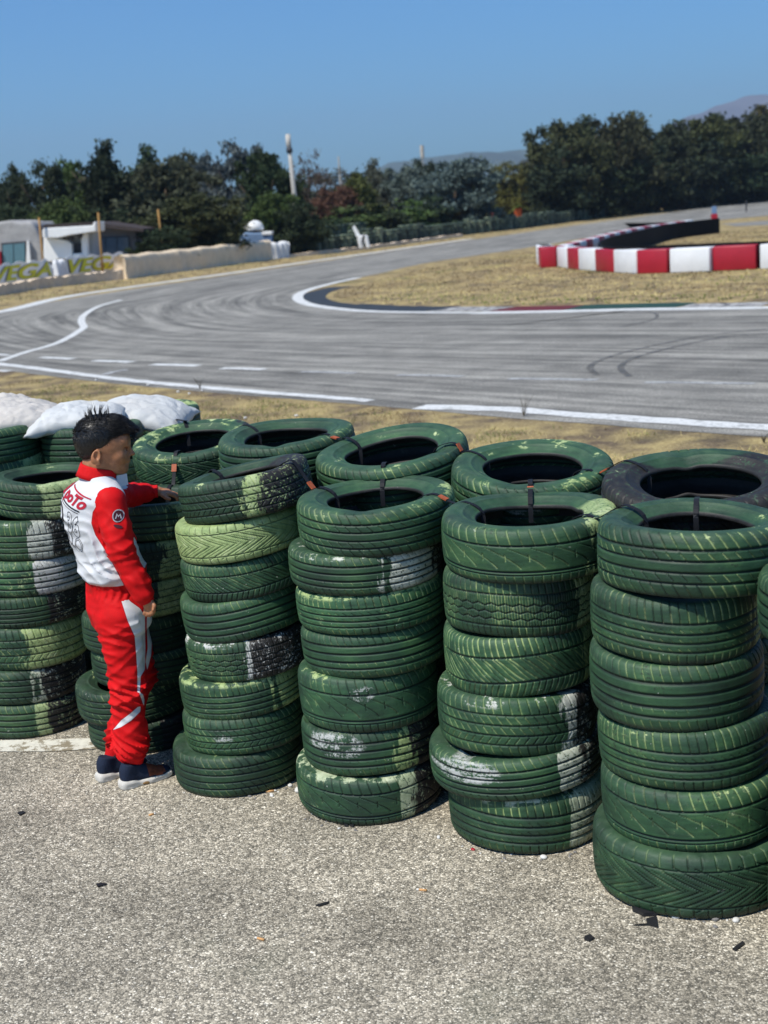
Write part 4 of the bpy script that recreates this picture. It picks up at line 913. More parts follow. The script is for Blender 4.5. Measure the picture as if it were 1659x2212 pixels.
CR = {'round': [crown_mesh(1, 'round', 120, 100, .060, .10), crown_mesh(2, 'round', 140, 90, .058, .09)], 'cone': [crown_mesh(3, 'cone', 130, 90, .058, .095), crown_mesh(4, 'cone', 120, 95, .06, .10)],
      'wide': [crown_mesh(5, 'wide', 120, 95, .058, .10)], 'thin': [crown_mesh(6, 'round', 50, 34, .055, .10), crown_mesh(7, 'cone', 46, 34, .05, .09)], 'hedge': [crown_mesh(8, 'round', 80, 60, .09, .14)]}
def trunk(p, h, r, root):
    mb = MB(); x = rnd.uniform(-.3, .3); mb.tube([p, p + Vector((x * .3, 0, h * .4)), p + Vector((x, .1, h * .85))], [r, r * .7, r * .25], 7)
    for k in range(4):
        z = h * rnd.uniform(.3, .6); az = rnd.uniform(0, 6.28); L = h * .3; q = p + Vector((x * .4, 0, z)); mb.tube([q, q + Vector((math.cos(az) * L * .6, math.sin(az) * L * .6, L * .5)), q + Vector((math.cos(az) * L, math.sin(az) * L, L))], [r * .4, r * .25, r * .08], 5)
    mb.build('trunk', M_bark, root, True)
TREE_N = [0]
def tree(u, vtop, D, wpx, shape, col, label, cat='tree', low=0.0, dw=1.0, group=None, name='tree'):
    t0 = W(u, vtop, D); h = t0.z; p = Vector((t0.x, t0.y, 0)); w = wpx / F * D * 1.22; root = empty(name, p); tag(root, label, cat, group or ('trees beyond the track' if cat == 'tree' else 'bushes and hedges beyond the track'))
    TREE_N[0] += 1; me = CR[shape][TREE_N[0] % len(CR[shape])]
    o = link('crown', me, None, root)
    if not me.materials: me.materials.append(M_leaf)
    hz = (h * (1 - low)) / 2; o.matrix_parent_inverse = Matrix.Identity(4); o.location = (0, 0, h - hz * 1.03); o.scale = (w / 2 * .93, w / 2 * dw, hz * .90); o.rotation_euler = (0, 0, rnd.uniform(0, 6.28)); o.color = (*[c * 1.3 * rnd.uniform(.9, 1.1) for c in col], 1)
    if cat == 'tree': trunk(p, h * .9, .03 * h, root)
DG = (.028, .042, .020); OL = (.050, .060, .030); BG = (.085, .105, .095); YG = (.095, .10, .022); BR = (.075, .046, .032); GR = (.055, .085, .022); DK = (.018, .028, .014); GY = (.075, .08, .06)
T = tree
T(-45, 360, 82, 120, 'round', DG, 'dark tree cut by the left edge above the plaster building'); T(20, 350, 80, 100, 'cone', DG, 'dark pointed tree above the plaster building'); T(85, 343, 78, 105, 'round', DG, 'dark tree above the white kiosk, left of the tall dark one')
T(155, 328, 84, 90, 'round', GR, 'tree with a sunlit green top between two dark ones at left'); T(218, 306, 82, 130, 'cone', DK, 'tall very dark tree above the glass fronted building'); T(125, 430, 72, 110, 'wide', GR, 'low green shrub just behind the white kiosk', 'bush')
T(25, 440, 72, 110, 'wide', DG, 'low dark bush directly behind the plaster building', 'bush'); T(240, 440, 74, 130, 'round', DG, 'dark bush behind the glass fronted building roof', 'bush')
T(310, 316, 88, 100, 'cone', DG, 'dark tree with pointed top left of the olive grey tree'); T(375, 316, 90, 90, 'round', OL, 'dull green tree rising behind the olive grey tree'); T(345, 340, 78, 200, 'round', OL, 'broad olive grey tree behind the ochre post')
T(415, 325, 92, 70, 'cone', DG, 'narrow dark tree left of the blue grey pair'); T(505, 300, 86, 130, 'round', BG, 'tall blue grey tree left of the concrete pole'); T(572, 312, 84, 110, 'round', DG, 'dark green tree directly left of the concrete pole'); T(455, 345, 88, 90, 'round', GY, 'dusty grey green tree left of the tall blue grey one')
T(412, 412, 73, 180, 'round', (.048, .058, .022), 'big rounded dark olive bush left of the blue tank', 'bush'); T(345, 488, 68, 100, 'round', DG, 'small dark bush beside the glass fronted building', 'bush')
T(590, 408, 80.5, 100, 'round', GR, 'bright green shrub below the blue grey tree', 'bush'); T(645, 432, 79, 100, 'round', DG, 'dark green shrub at the foot of the concrete pole', 'bush')
T(657, 318, 100, 62, 'thin', (.095, .06, .048), 'sparse reddish tree just right of the concrete pole'); T(690, 352, 104, 90, 'thin', BR, 'thin brown leaved tree right of the reddish one'); T(715, 395, 96, 90, 'round', (.085, .05, .03), 'dense reddish brown tree above the hedge'); T(735, 350, 120, 90, 'thin', GY, 'pale grey sparse tree behind the olive yellow one')
T(765, 368, 98, 110, 'cone', (.075, .075, .02), 'olive yellow pointed tree above the hedge'); T(805, 345, 112, 80, 'cone', GY, 'grey green pointed tree right of the olive yellow one'); T(860, 350, 112, 110, 'round', BG, 'grey tree left of the big blue grey tree'); T(905, 340, 118, 70, 'round', DG, 'dark green tree top left of the big blue grey tree')
T(975, 333, 108, 160, 'round', BG, 'big rounded blue grey tree above the hedge end'); T(1095, 348, 140, 100, 'round', (.085, .08, .022), 'olive yellow tree behind the orange pots'); T(1146, 316, 142, 70, 'cone', GY, 'pointed grey tree left of the big dark trees'); T(1035, 405, 142, 70, 'round', DG, 'low dark tree between the blue grey and the olive yellow trees')
for i, (u, vt, w_, c) in enumerate([(675, 462, 110, DG), (740, 452, 120, GR), (800, 446, 120, DG), (860, 440, 120, GR), (915, 430, 110, DG), (960, 442, 90, (.09, .075, .02)), (990, 446, 70, (.10, .05, .02)), (620, 466, 90, DG)]):
    T(u, vt, 88 + i * 4, w_, 'hedge', c, ['dark hedge clump right of the blue tank', 'green hedge clump under the brown tree', 'dark hedge clump above the white board', 'green hedge clump right of the white board', 'dark hedge clump below the blue grey tree', 'yellowish hedge clump below the blue grey tree', 'rusty orange hedge clump at the right end of the hedge', 'dark low hedge clump directly behind the blue tank'][i], 'hedge')
big = [(1215, 248, 120), (1262, 252, 110), (1310, 238, 130), (1368, 244, 110), (1415, 258, 110), (1462, 262, 110), (1505, 242, 120), (1555, 246, 110), (1605, 234, 120), (1655, 228, 120), (1720, 225, 130)]
bl = ['leftmost big dark tree of the dense group at right', 'second big dark tree of the right group', 'tallest tree of the left half of the right group', 'big dark tree right of the tallest one', 'lower dark tree in the middle of the right group', 'dark tree in the dip of the right group', 'big dark tree left of the mountain', 'dark tree under the left foot of the mountain', 'big dark tree below the mountain slope', 'tallest dark tree below the mountain top', 'big dark tree cut by the right edge']
for i, (u, vt, w_) in enumerate(big): T(u, vt, 128 + i * 5 + (i % 2) * 4, w_ * 1.15, ['round', 'cone'][i % 2], (.036, .043, .018) if i % 3 else (.05, .052, .02), bl[i], low=0.02)
for i, u in enumerate(range(1200, 1740, 62)): T(u, 330 - (u - 1200) * .05, 124 + i * 6, 110, 'hedge', DK, '%s dark bush from the left at the foot of the big right hand trees' % ORDW[i], 'bush')
# small palm between the left trees
p0 = W(470, 425, 90); pr_ = empty('palm', (p0.x, p0.y, 0)); tag(pr_, 'small yellow green palm above the big olive bush', 'palm'); MB().tube([(p0.x, p0.y, 0), (p0.x, p0.y, p0.z)], .15, 8).build('trunk', M_bark, pr_)
for k in range(22):
    az = rnd.uniform(0, 6.28); L = rnd.uniform(1.0, 1.6); el = rnd.uniform(.1, 1.35); v = []; f = []
    for i in range(7):
        s_ = i / 6; x = L * s_ * math.cos(el); z = L * s_ * math.sin(el) - .8 * s_ * s_; ww = .16 * (1 - s_ * .85); b = len(v)
        v += [tuple(p0 + Vector((math.cos(az) * x - math.sin(az) * ww, math.sin(az) * x + math.cos(az) * ww, z))), tuple(p0 + Vector((math.cos(az) * x + math.sin(az) * ww, math.sin(az) * x - math.cos(az) * ww, z)))]
        if i: f.append((b - 2, b - 1, b + 1, b))
    me = bpy.data.meshes.new('frond'); me.from_pydata(v, [], f); me.update(); link('frond', me, M_leafy, pr_)
# far wood line so that no bare plain shows between the trees
def woodline(name, u0, u1, D, h, wpx, col, n):
    V = []; Fq = []; tone = []; base = CR['hedge'][0]; co = np.zeros(len(base.vertices) * 3, np.float32); base.vertices.foreach_get('co', co); co = co.reshape(-1, 3); tn = np.zeros(len(base.vertices), np.float32); base.attributes['tone'].data.foreach_get('value', tn)
    for i in range(n):
        u = u0 + (u1 - u0) * (i + rnd.uniform(-.3, .3)) / n; d = ray(u, horizon(u) + 1); k = D * rnd.uniform(.95, 1.1) / d.y; hh = h * rnd.uniform(.6, 1.15); c = co * np.array([wpx, wpx, hh / 2]) + np.array([d.x * k, d.y * k, hh / 2]); V.append(c); tone.append(tn)
    V = np.concatenate(V); me = mesh_np(name, V, np.arange(len(V)).reshape(-1, 4), attrs={'tone': np.concatenate(tone)}); o = link(name, me, M_leaf); o.color = (*col, 1); return tag(o, kind='stuff')
woodline('distant_wood', -80, 1740, 190, 6.0, 7.0, DG, 26)

# ---- hills and haze
def hills(name, prof, D, depth, col, seed):
    s = Nt(name + '_slopes'); n = s.noise(.004, None, 6, .6); m = s.out(s.ramp(n, [(.35, tuple(k * .7 for k in col)), (.65, tuple(k * 1.3 for k in col))]), .95, .05)
    us = np.linspace(prof[0][0], prof[-1][0], 90); vs2 = np.interp(us, [p[0] for p in prof], [p[1] for p in prof]); v = []; f = []; rows = 9
    for u, vv in zip(us, vs2):
        top = W(u, vv, D); nz = noise.noise(Vector((u * .03, seed, 0))) * .03
        for j in range(rows):
            t = j / (rows - 1) * 2 - 1; hgt = max(0, top.z * (1 + nz)) * (1 - abs(t) ** 1.3) * (1 + .0 if abs(t) < .01 else 1 + .25 * noise.noise(Vector((u * .02, t * 3, seed)))) - 4 * abs(t)
            v.append((top.x, D + t * depth, hgt))
    for i in range(len(us) - 1):
        for j in range(rows - 1): q = i * rows + j; f.append((q, q + rows, q + rows + 1, q + 1))
    me = bpy.data.meshes.new(name); me.from_pydata(v, [], f); me.polygons.foreach_set('use_smooth', [True] * len(f)); me.update(); return tag(link(name, me, m), kind='structure')
hills('mountain', [(1380, 330), (1450, 268), (1523, 238), (1560, 226), (1590, 214), (1625, 205), (1659, 207), (1700, 222), (1760, 238), (1840, 300), (1900, 330)], 4200, 700, (.13, .13, .15), 3)
hills('distant_hill', [(640, 470), (760, 392), (839, 352), (900, 344), (960, 336), (1004, 330), (1079, 328), (1154, 321), (1220, 330), (1300, 380), (1380, 430)], 3600, 500, (.06, .085, .06), 8)
hz = MB().box((0, 2200, 169), (9000, 5800, 340)).build('haze'); hm = bpy.data.materials.new('pale_air'); hm.use_nodes = True; ht = hm.node_tree; ht.nodes.remove(ht.nodes['Principled BSDF'])
pv = ht.nodes.new('ShaderNodeVolumePrincipled'); pv.inputs['Density'].default_value = .0002; pv.inputs['Color'].default_value = (.62, .76, .95, 1); pv.inputs['Anisotropy'].default_value = .2; ht.links.new(pv.outputs[0], ht.nodes['Material Output'].inputs['Volume']); hz.data.materials.append(hm); tag(hz, kind='stuff')
print('background done', len(bpy.data.objects))

# ================================================================== SDF MODELLING (boy, shoes, sandbags)
class Field:
    def __init__(s, lo, hi, h):
        s.lo = np.array(lo, float); s.h = h; s.n = np.ceil((np.array(hi, float) - s.lo) / h).astype(int) + 1; s.d = np.full(tuple(s.n), 1.0, np.float32)
    def block(s, lo, hi):
        a = np.maximum(np.floor((np.array(lo) - s.lo) / s.h).astype(int), 0); b = np.minimum(np.ceil((np.array(hi) - s.lo) / s.h).astype(int) + 1, s.n)
        if (b <= a).any(): return None
        g = [s.lo[i] + s.h * np.arange(a[i], b[i], dtype=np.float32) for i in range(3)]
        return (slice(a[0], b[0]), slice(a[1], b[1]), slice(a[2], b[2])), g[0][:, None, None].astype(np.float32), g[1][None, :, None].astype(np.float32), g[2][None, None, :].astype(np.float32)
    def comb(s, sl, d, k, op='u'):
        A = s.d[sl]
        if op == 'u':
            if k > 0: h = np.clip(.5 + .5 * (A - d) / k, 0, 1); s.d[sl] = A * (1 - h) + d * h - k * h * (1 - h)
            else: s.d[sl] = np.minimum(A, d)
        else:
            if k > 0: h = np.clip(.5 - .5 * (A + d) / k, 0, 1); s.d[sl] = A * (1 - h) - d * h + k * h * (1 - h)
            else: s.d[sl] = np.maximum(A, -d)
    def cap(s, a, b, r1, r2, k=.02, op='u'):
        a, b = np.array(a, float), np.array(b, float); m = max(r1, r2) + k + 3 * s.h; q = s.block(np.minimum(a, b) - m, np.maximum(a, b) + m)
        if q is None: return s
        sl, x, y, z = q; e = b - a; L = (e @ e) + 1e-12; t = np.clip(((x - a[0]) * e[0] + (y - a[1]) * e[1] + (z - a[2]) * e[2]) / L, 0, 1)
        d = np.sqrt((x - a[0] - t * e[0]) ** 2 + (y - a[1] - t * e[1]) ** 2 + (z - a[2] - t * e[2]) ** 2) - (r1 + (r2 - r1) * t); s.comb(sl, d.astype(np.float32), k, op); return s
    def ell(s, c, r, M=None, k=.02, op='u', pw=2.0):
        """ellipsoid; M columns are its axes"""
        c = np.array(c, float); r = np.array(r, float); m = r.max() + k + 3 * s.h; q = s.block(c - m, c + m)
        if q is None: return s
        sl, x, y, z = q; x, y, z = x - c[0], y - c[1], z - c[2]
        if M is not None: M = np.array(M); x, y, z = x * M[0, 0] + y * M[1, 0] + z * M[2, 0], x * M[0, 1] + y * M[1, 1] + z * M[2, 1], x * M[0, 2] + y * M[1, 2] + z * M[2, 2]
        if pw == 2.0:
            k0 = np.sqrt((x / r[0]) ** 2 + (y / r[1]) ** 2 + (z / r[2]) ** 2); k1 = np.sqrt((x / r[0] ** 2) ** 2 + (y / r[1] ** 2) ** 2 + (z / r[2] ** 2) ** 2) + 1e-9; d = k0 * (k0 - 1) / k1
        else: d = ((np.abs(x / r[0]) ** pw + np.abs(y / r[1]) ** pw + np.abs(z / r[2]) ** pw) ** (1 / pw) - 1) * r.min()
        s.comb(sl, d.astype(np.float32), k, op); return s
    def tube(s, st, fx, rx, k=.02):
        """elliptic tube: stations (center, half along fx, half along rx), stacked in z"""
        st = sorted(st, key=lambda q: q[0][2]); zs = np.array([q[0][2] for q in st]); m = .25
        lo = np.array([min(q[0][i] for q in st) for i in range(3)]) - [m, m, .06]; hi = np.array([max(q[0][i] for q in st) for i in range(3)]) + [m, m, .06]
        sl, x, y, z = s.block(lo, hi); zz = z.ravel(); I = lambda v: np.interp(zz, zs, v)[None, None, :].astype(np.float32)
        cx, cy, a, b = I([q[0][0] for q in st]), I([q[0][1] for q in st]), I([q[1] for q in st]), I([q[2] for q in st])
        xf = ((x - cx) * fx[0] + (y - cy) * fx[1]) / a; xr = ((x - cx) * rx[0] + (y - cy) * rx[1]) / b; e = 2.3
        rr = (np.abs(xf) ** e + np.abs(xr) ** e) ** (1 / e); d = (rr - 1) * np.minimum(a, b); dz = np.maximum(zs[0] - z, z - zs[-1]); d = np.where(dz > 0, np.sqrt(np.maximum(d + .03, 0) ** 2 + dz ** 2) - .03 + np.minimum(d + .03, 0), d)
        s.comb(sl, d.astype(np.float32), k); return s
    def mesh(s, name):
        D = s.d; ins = D < 0; nx, ny, nz = D.shape; c = ins.astype(np.uint8); cs = sum(c[i:nx - 1 + i, j:ny - 1 + j, k:nz - 1 + k].astype(np.int8) for i in (0, 1) for j in (0, 1) for k in (0, 1))
        act = (cs > 0) & (cs < 8); idx = -np.ones(act.shape, np.int32); ijk = np.argwhere(act); idx[act] = np.arange(len(ijk)); acc = np.zeros((len(ijk), 3)); cnt = np.zeros(len(ijk)); base = ijk
        corners = [(i, j, k) for i in (0, 1) for j in (0, 1) for k in (0, 1)]
        for a in corners:
            for ax in range(3):
                if a[ax]: continue
                b = list(a); b[ax] = 1
                va = D[base[:, 0] + a[0], base[:, 1] + a[1], base[:, 2] + a[2]]; vb = D[base[:, 0] + b[0], base[:, 1] + b[1], base[:, 2] + b[2]]; mk = (va < 0) != (vb < 0); t = np.where(mk, va / (va - vb + 1e-20), 0)
                p = np.array(a, float)[None, :] + t[:, None] * (np.array(b) - np.array(a))[None, :]; acc += p * mk[:, None]; cnt += mk
        V = s.lo + s.h * (base + acc / cnt[:, None]); quads = []
        for ax in range(3):
            o = [(0, 0, 0)] * 4; b, c_ = [(1, 2), (2, 0), (0, 1)][ax]
            sh = [slice(None)] * 3; s1 = list(sh); s2 = list(sh); s1[ax] = slice(0, -1); s2[ax] = slice(1, None); A, B = ins[tuple(s1)], ins[tuple(s2)]; cr = np.argwhere(A != B); cr = cr[(cr[:, b] > 0) & (cr[:, c_] > 0) & (cr[:, b] < D.shape[b] - 1) & (cr[:, c_] < D.shape[c_] - 1)]
            q = []
            for db, dc in ((1, 1), (0, 1), (0, 0), (1, 0)):
                w = cr.copy(); w[:, b] -= db; w[:, c_] -= dc; q.append(idx[w[:, 0], w[:, 1], w[:, 2]])
            q = np.stack(q, 1); fl = A[cr[:, 0], cr[:, 1], cr[:, 2]]; q[~fl] = q[~fl][:, ::-1]; quads.append(q)
        Q = np.concatenate(quads); Q = Q[(Q >= 0).all(1)]
        return V, Q
def smooth(V, Q, it=2, lam=.5):
    E = np.concatenate([Q[:, [0, 1]], Q[:, [1, 2]], Q[:, [2, 3]], Q[:, [3, 0]]])
    for _ in range(it):
        acc = np.zeros_like(V); cnt = np.zeros(len(V)); np.add.at(acc, E[:, 0], V[E[:, 1]]); np.add.at(acc, E[:, 1], V[E[:, 0]]); np.add.at(cnt, E[:, 0], 1); np.add.at(cnt, E[:, 1], 1); V = V + lam * (acc / cnt[:, None] - V)
    return V
def vproj(V):
    q = V - np.array([0, 0, H]); d = q @ np.array(FW); return CX + F * (q @ np.array(RT)) / d, CY - F * (q @ np.array(UP)) / d
def gradn(F_, V):
    """field gradient = surface normal at points"""
    g = (V - F_.lo) / F_.h; i = np.clip(np.round(g).astype(int), 1, F_.n - 2); D = F_.d
    n = np.stack([D[i[:, 0] + 1, i[:, 1], i[:, 2]] - D[i[:, 0] - 1, i[:, 1], i[:, 2]], D[i[:, 0], i[:, 1] + 1, i[:, 2]] - D[i[:, 0], i[:, 1] - 1, i[:, 2]], D[i[:, 0], i[:, 1], i[:, 2] + 1] - D[i[:, 0], i[:, 1], i[:, 2] - 1]], 1); return n / (np.linalg.norm(n, axis=1)[:, None] + 1e-9)

# ================================================================== THE BOY
PH = R_(36); ff = np.array([math.cos(PH), math.sin(PH), 0]); rr_ = np.array([math.sin(PH), -math.cos(PH), 0])
Wn = lambda u, v, Y: np.array(W(u, v, Y))
foot_n = G(262, 1706); foot_f = G(213, 1690)
boy = empty('person', (foot_n.x + .05, foot_n.y + .08, 0)); tag(boy, 'boy in a red and white racing suit leaning one hand on the tyres', 'person')
YB = 5.31
tor = [(1035, 207, .055, .065), (1045, 202, .072, .10), (1058, 199, .092, .140), (1080, 200, .108, .152), (1110, 203, .112, .152), (1150, 216, .112, .150), (1200, 234, .112, .146), (1228, 243, .117, .150), (1244, 246, .112, .146), (1251, 248, .100, .132), (1262, 247, .096, .130), (1280, 250, .104, .138), (1310, 256, .116, .150), (1340, 262, .108, .140)]
SH_n = Wn(238, 1084, 5.19); EL_n = Wn(262, 1190, 5.14); WR_n = Wn(309, 1283, 5.13); CF_n = Wn(318, 1300, 5.135)
SH_f = Wn(250, 1074, 5.42); EL_f = Wn(290, 1068, 5.52); WR_f = Wn(336, 1061, 5.535); HD_f = Wn(345, 1062, 5.537)
HP_n = Wn(258, 1335, 5.235); KN_n = Wn(277, 1490, 5.215); AN_n = Wn(286, 1650, 5.20)
HP_f = Wn(272, 1330, 5.385); KN_f = Wn(298, 1468, 5.37); AN_f = Wn(247, 1636, 5.31)
def mk_suit(h, grow):
    Fd = Field((-1.42, 4.95, .06), (-.80, 5.75, 1.32), h)
    Fd.tube([(Wn(u, v, YB), a + grow, b + grow) for v, u, a, b in tor], ff, rr_, .02)
    Fd.cap(Wn(236, 1072, 5.21), Wn(215, 1060, 5.29), .05 + grow, .06 + grow, .05); Fd.cap(Wn(246, 1068, 5.40), Wn(215, 1060, 5.31), .05 + grow, .05 + grow, .05)
    return Fd
suit = mk_suit(.0058, .004)
arm_n = Field(suit.lo, suit.lo + suit.h * (suit.n - 1), suit.h)
for F_ in (arm_n,):
    F_.cap(SH_n, SH_n * .45 + EL_n * .55, .064, .056, .02); F_.cap(SH_n * .45 + EL_n * .55, EL_n, .056, .050, .02); F_.cap(EL_n, EL_n * .35 + WR_n * .65, .050, .046, .02); F_.cap(EL_n * .35 + WR_n * .65, WR_n, .048, .043, .01)
arm_f = Field(suit.lo, suit.lo + suit.h * (suit.n - 1), suit.h); arm_f.cap(SH_f, EL_f, .056, .044, .02); arm_f.cap(EL_f, WR_f * .6 + EL_f * .4, .044, .037, .02)
leg = Field(suit.lo, suit.lo + suit.h * (suit.n - 1), suit.h)
for L, k in (([(HP_n, .092), (Wn(266, 1400, 5.22), .078), (Wn(274, 1450, 5.215), .070), (KN_n, .068), (Wn(277, 1530, 5.21), .062), (Wn(281, 1575, 5.205), .067), (Wn(284, 1612, 5.2), .060), (Wn(286, 1628, 5.2), .052)], .03),
             ([(HP_f, .088), (Wn(290, 1400, 5.38), .072), (KN_f, .064), (Wn(284, 1520, 5.36), .058), (Wn(266, 1570, 5.34), .058), (Wn(257, 1600, 5.32), .052)], .03)):
    for (a, ra), (b, rb) in zip(L, L[1:]): leg.cap(a, b, ra, rb, .018)
def joined(*Fs):
    F0 = Fs[0]
    for F1, k in Fs[1:]:
        h_ = np.clip(.5 + .5 * (F0.d - F1.d) / k, 0, 1); F0.d = F0.d * (1 - h_) + F1.d * h_ - k * h_ * (1 - h_)
    return F0
dt, da, dl, df = suit.d.copy(), arm_n.d, leg.d, arm_f.d
joined(suit, (leg, .04), (arm_f, .03), (arm_n, .012))
# cloth folds pressed into the field
nx, ny, nz = suit.n; gx = (suit.lo[0] + suit.h * np.arange(nx))[:, None, None]; gy = (suit.lo[1] + suit.h * np.arange(ny))[None, :, None]; gz = (suit.lo[2] + suit.h * np.arange(nz))[None, None, :]
def capd(seg): 
    a, b = seg; e = b - a; t = np.clip(((gx - a[0]) * e[0] + (gy - a[1]) * e[1] + (gz - a[2]) * e[2]) / (e @ e), 0, 1); return t
px_ = gx + gy * .35
def pn(seed, k):
    r_ = np.random.RandomState(seed); o = 0
    for _ in range(6):
        d_ = r_.normal(0, 1, 3); d_ *= k * r_.uniform(.6, 1.4) / np.linalg.norm(d_); o = o + np.sin(d_[0] * gx + d_[1] * gy + d_[2] * gz + r_.uniform(0, 6.28))
    return o / 2.4
w1, w2, w3, w4 = pn(1, 24), pn(2, 22), pn(3, 30), pn(4, 40)
f1 = np.sin((gz + .45 * px_) * 2 * np.pi / .078 + 2.2 * w1); f2 = np.sin((gz - .5 * px_) * 2 * np.pi / .105 + 2.4 * w2 + 1); f3 = np.sin((gz * .8 + .75 * px_) * 2 * np.pi / .095 + 1.7 * w3 + 2)
g1, g2 = np.clip(.45 + .8 * w2, 0, 1), np.clip(.5 - .8 * w4, 0, 1)
ridge = lambda f: (1 - np.abs(f)) ** 1.35
mask = lambda z0, s_: np.exp(-((gz - z0) / s_) ** 2)
zk, za, zb, zs_ = KN_n[2], Wn(285, 1600, 5.2)[2], Wn(245, 1225, YB)[2], 1.0
amp_leg = .010 * (mask(zk + .03, .07) + .9 * mask(zk - .05, .05)) + .014 * mask(za - .01, .05) + .004 * (gz < HP_n[2]) + .005 * mask(HP_n[2] - .07, .05)
amp_tor = .013 * mask(zb + .03, .07) + .0055 * mask(zb + .15, .07) + .0015
amp_arm = .008 * mask(EL_n[2] + .02, .09) + .008 * mask(WR_n[2] + .05, .05) + .006 * mask(SH_n[2] - .06, .04)
own = np.argmin(np.stack([dt, da, dl, df]), 0)
fold = np.where(own == 2, amp_leg * (ridge(f1) * g1 * 1.3 + ridge(f2) * g2), 0) + np.where(own == 0, amp_tor * (ridge(f3) * (.35 + g1) + .5 * ridge(f2) * g2), 0) + np.where(own == 1, amp_arm * (ridge(f2) * g1 + ridge(f3) * g2 * 1.2), 0) + np.where(own == 3, .005 * ridge(np.sin((gx * 1.1 + gz * .5) * 2 * np.pi / .07 + 2 * w3)), 0)
zw0, zw1 = Wn(245, 1281, YB)[2], Wn(245, 1250, YB)[2]
gath = ((gz > zw0) & (gz < zw1)) & (own != 1); fold = fold + np.where(gath, .003 * np.sin(np.arctan2(gy - YB, gx + 1.17) * 40 + 3 * np.sin(gz * 60)), 0)
suit.d = (suit.d + np.where(own == 2, .0025 - fold * .95, np.where(own == 0, .0015 - fold * .9, np.where(own == 1, .0015 - fold * .8, fold - .003))).astype(np.float32)); suit.comb((slice(None),) * 3, np.full(suit.d.shape, -1, np.float32), 0, 'u') if False else None
# cut neck opening and leg ends stay closed (the body passes through)
V, Q = suit.mesh('suit'); V = smooth(V, Q, 1, .35)
U_, Vv_ = vproj(V)
gi = np.clip(np.round((V - suit.lo) / suit.h).astype(int), 0, suit.n - 1); tt, aa, ll, fa = [D[gi[:, 0], gi[:, 1], gi[:, 2]] for D in (dt, da, dl, df)]
side_r = (V - Wn(240, 1200, YB)) @ rr_      # towards his right (near) side
NR = gradn(suit, V) @ rr_
# white regions as signed distances in metres (negative = white)
pxm = 1 / 540.0
zbelt = Wn(245, 1249, YB)[2]
w_t = np.maximum(tt - aa - .004, -(V[:, 2] - zbelt))           # torso above the belt, sleeve stays red
sleeve_seam = poly_sdf(U_, Vv_, [(238, 1062), (262, 1066), (280, 1090), (300, 1180), (330, 1300), (300, 1330), (262, 1253), (231, 1195), (206, 1156), (197, 1130), (200, 1106), (216, 1080)]) * pxm
w_t = np.where(side_r > -.02, np.maximum(w_t, -sleeve_seam), w_t)
w_t = np.maximum(w_t, -(fa - .004)) if False else np.where(fa < tt + .002, .02, w_t)
front = (V - Wn(225, 1150, YB)) @ ff
w_t = np.where((front > .055) & (V[:, 2] < SH_n[2] + .01), np.maximum(w_t, (front - .055)), w_t)
chest = np.minimum(poly_sdf(U_, Vv_, [(283, 1166), (290, 1160), (306, 1192), (318, 1214), (313, 1226), (303, 1230), (298, 1206), (284, 1178)]), poly_sdf(U_, Vv_, [(270, 1128), (277, 1133), (286, 1150), (282, 1162), (272, 1160)])) * pxm
w_t = np.minimum(w_t, np.where(aa > .02, chest, .02))
strp = poly_sdf(U_, Vv_, [(255, 1279), (266, 1279), (281, 1299), (302, 1314), (313, 1330), (314, 1400), (313, 1446), (304, 1461), (302, 1497), (297, 1495), (297, 1451), (294, 1409), (291, 1374), (276, 1341), (263, 1300)])
strp2 = poly_sdf(U_, Vv_, [(318, 1322), (329, 1328), (331, 1352), (326, 1418), (318, 1448), (315, 1430), (319, 1400), (317, 1350)])
strp3 = poly_sdf(U_, Vv_, [(300, 1494), (309, 1500), (312, 1512), (311, 1526), (307, 1514), (303, 1503)]); strp4 = poly_sdf(U_, Vv_, [(244, 1577), (262, 1556), (282, 1541), (298, 1527), (304, 1526), (303, 1537), (284, 1556), (262, 1570)])
st_ = np.minimum(np.minimum(strp, strp3), strp4) * pxm; st_ = np.where((ll < aa) & (NR > -.35), st_, .02); s2_ = np.where((ll < aa) & (NR > -.6), strp2 * pxm, .02)
below = V[:, 2] < zw0 + .002
wsd = np.where(below, np.minimum(st_, s2_), w_t); wsd = np.where(aa < np.minimum(tt, ll) - .006, .02, wsd)
me = mesh_np('race_suit', V, Q, True, {'wsd': wsd})
def mat_suit():
    s = Nt('race_suit_fabric'); w = s.attr('wsd'); n = s.noise(14, None, 5, .6); wv = s.noise(300, None, 2, .6)
    f = s.step(w, .0008, -.0008); red = s.ramp(n, [(.3, (.48, .002, .003)), (.6, (.63, .003, .005)), (.8, (.70, .008, .010))]); wh = s.ramp(n, [(.3, (.58, .59, .61)), (.7, (.68, .68, .68))])
    c = s.mix(f, red, wh); c = s.mix(s.math('MULTIPLY', s.step(s.math('ABSOLUTE', s.math('SUBTRACT', w, .0018)), .0012, .0006), .5), c, (.05, .01, .02))
    h = s.math('ADD', s.math('MULTIPLY', s.ridged(5.5, s.mapping((1, 1, 1.9), rot=(.3, .5, 0)), 3), 1.0), s.math('MULTIPLY', wv, .02))
    return s.out(c, .72, .22, s.bump(h, .8, .035))
M_suit = mat_suit(); suit_o = link('race_suit', me, M_suit, boy)
bvh = BVHTree.FromPolygons([tuple(v) for v in V], [tuple(q) for q in Q.tolist()])
# body (skin) as one continuous figure
M_skin = None
def mat_skin():
    s = Nt('tanned_skin'); n = s.noise(60, None, 4); c = s.ramp(n, [(.3, (.30, .125, .058)), (.7, (.43, .19, .09))]); return s.out(c, .48, .4, s.bump(s.noise(400, None, 2), .12, .001), Subsurface_Weight=.08)
M_skin = mat_skin()
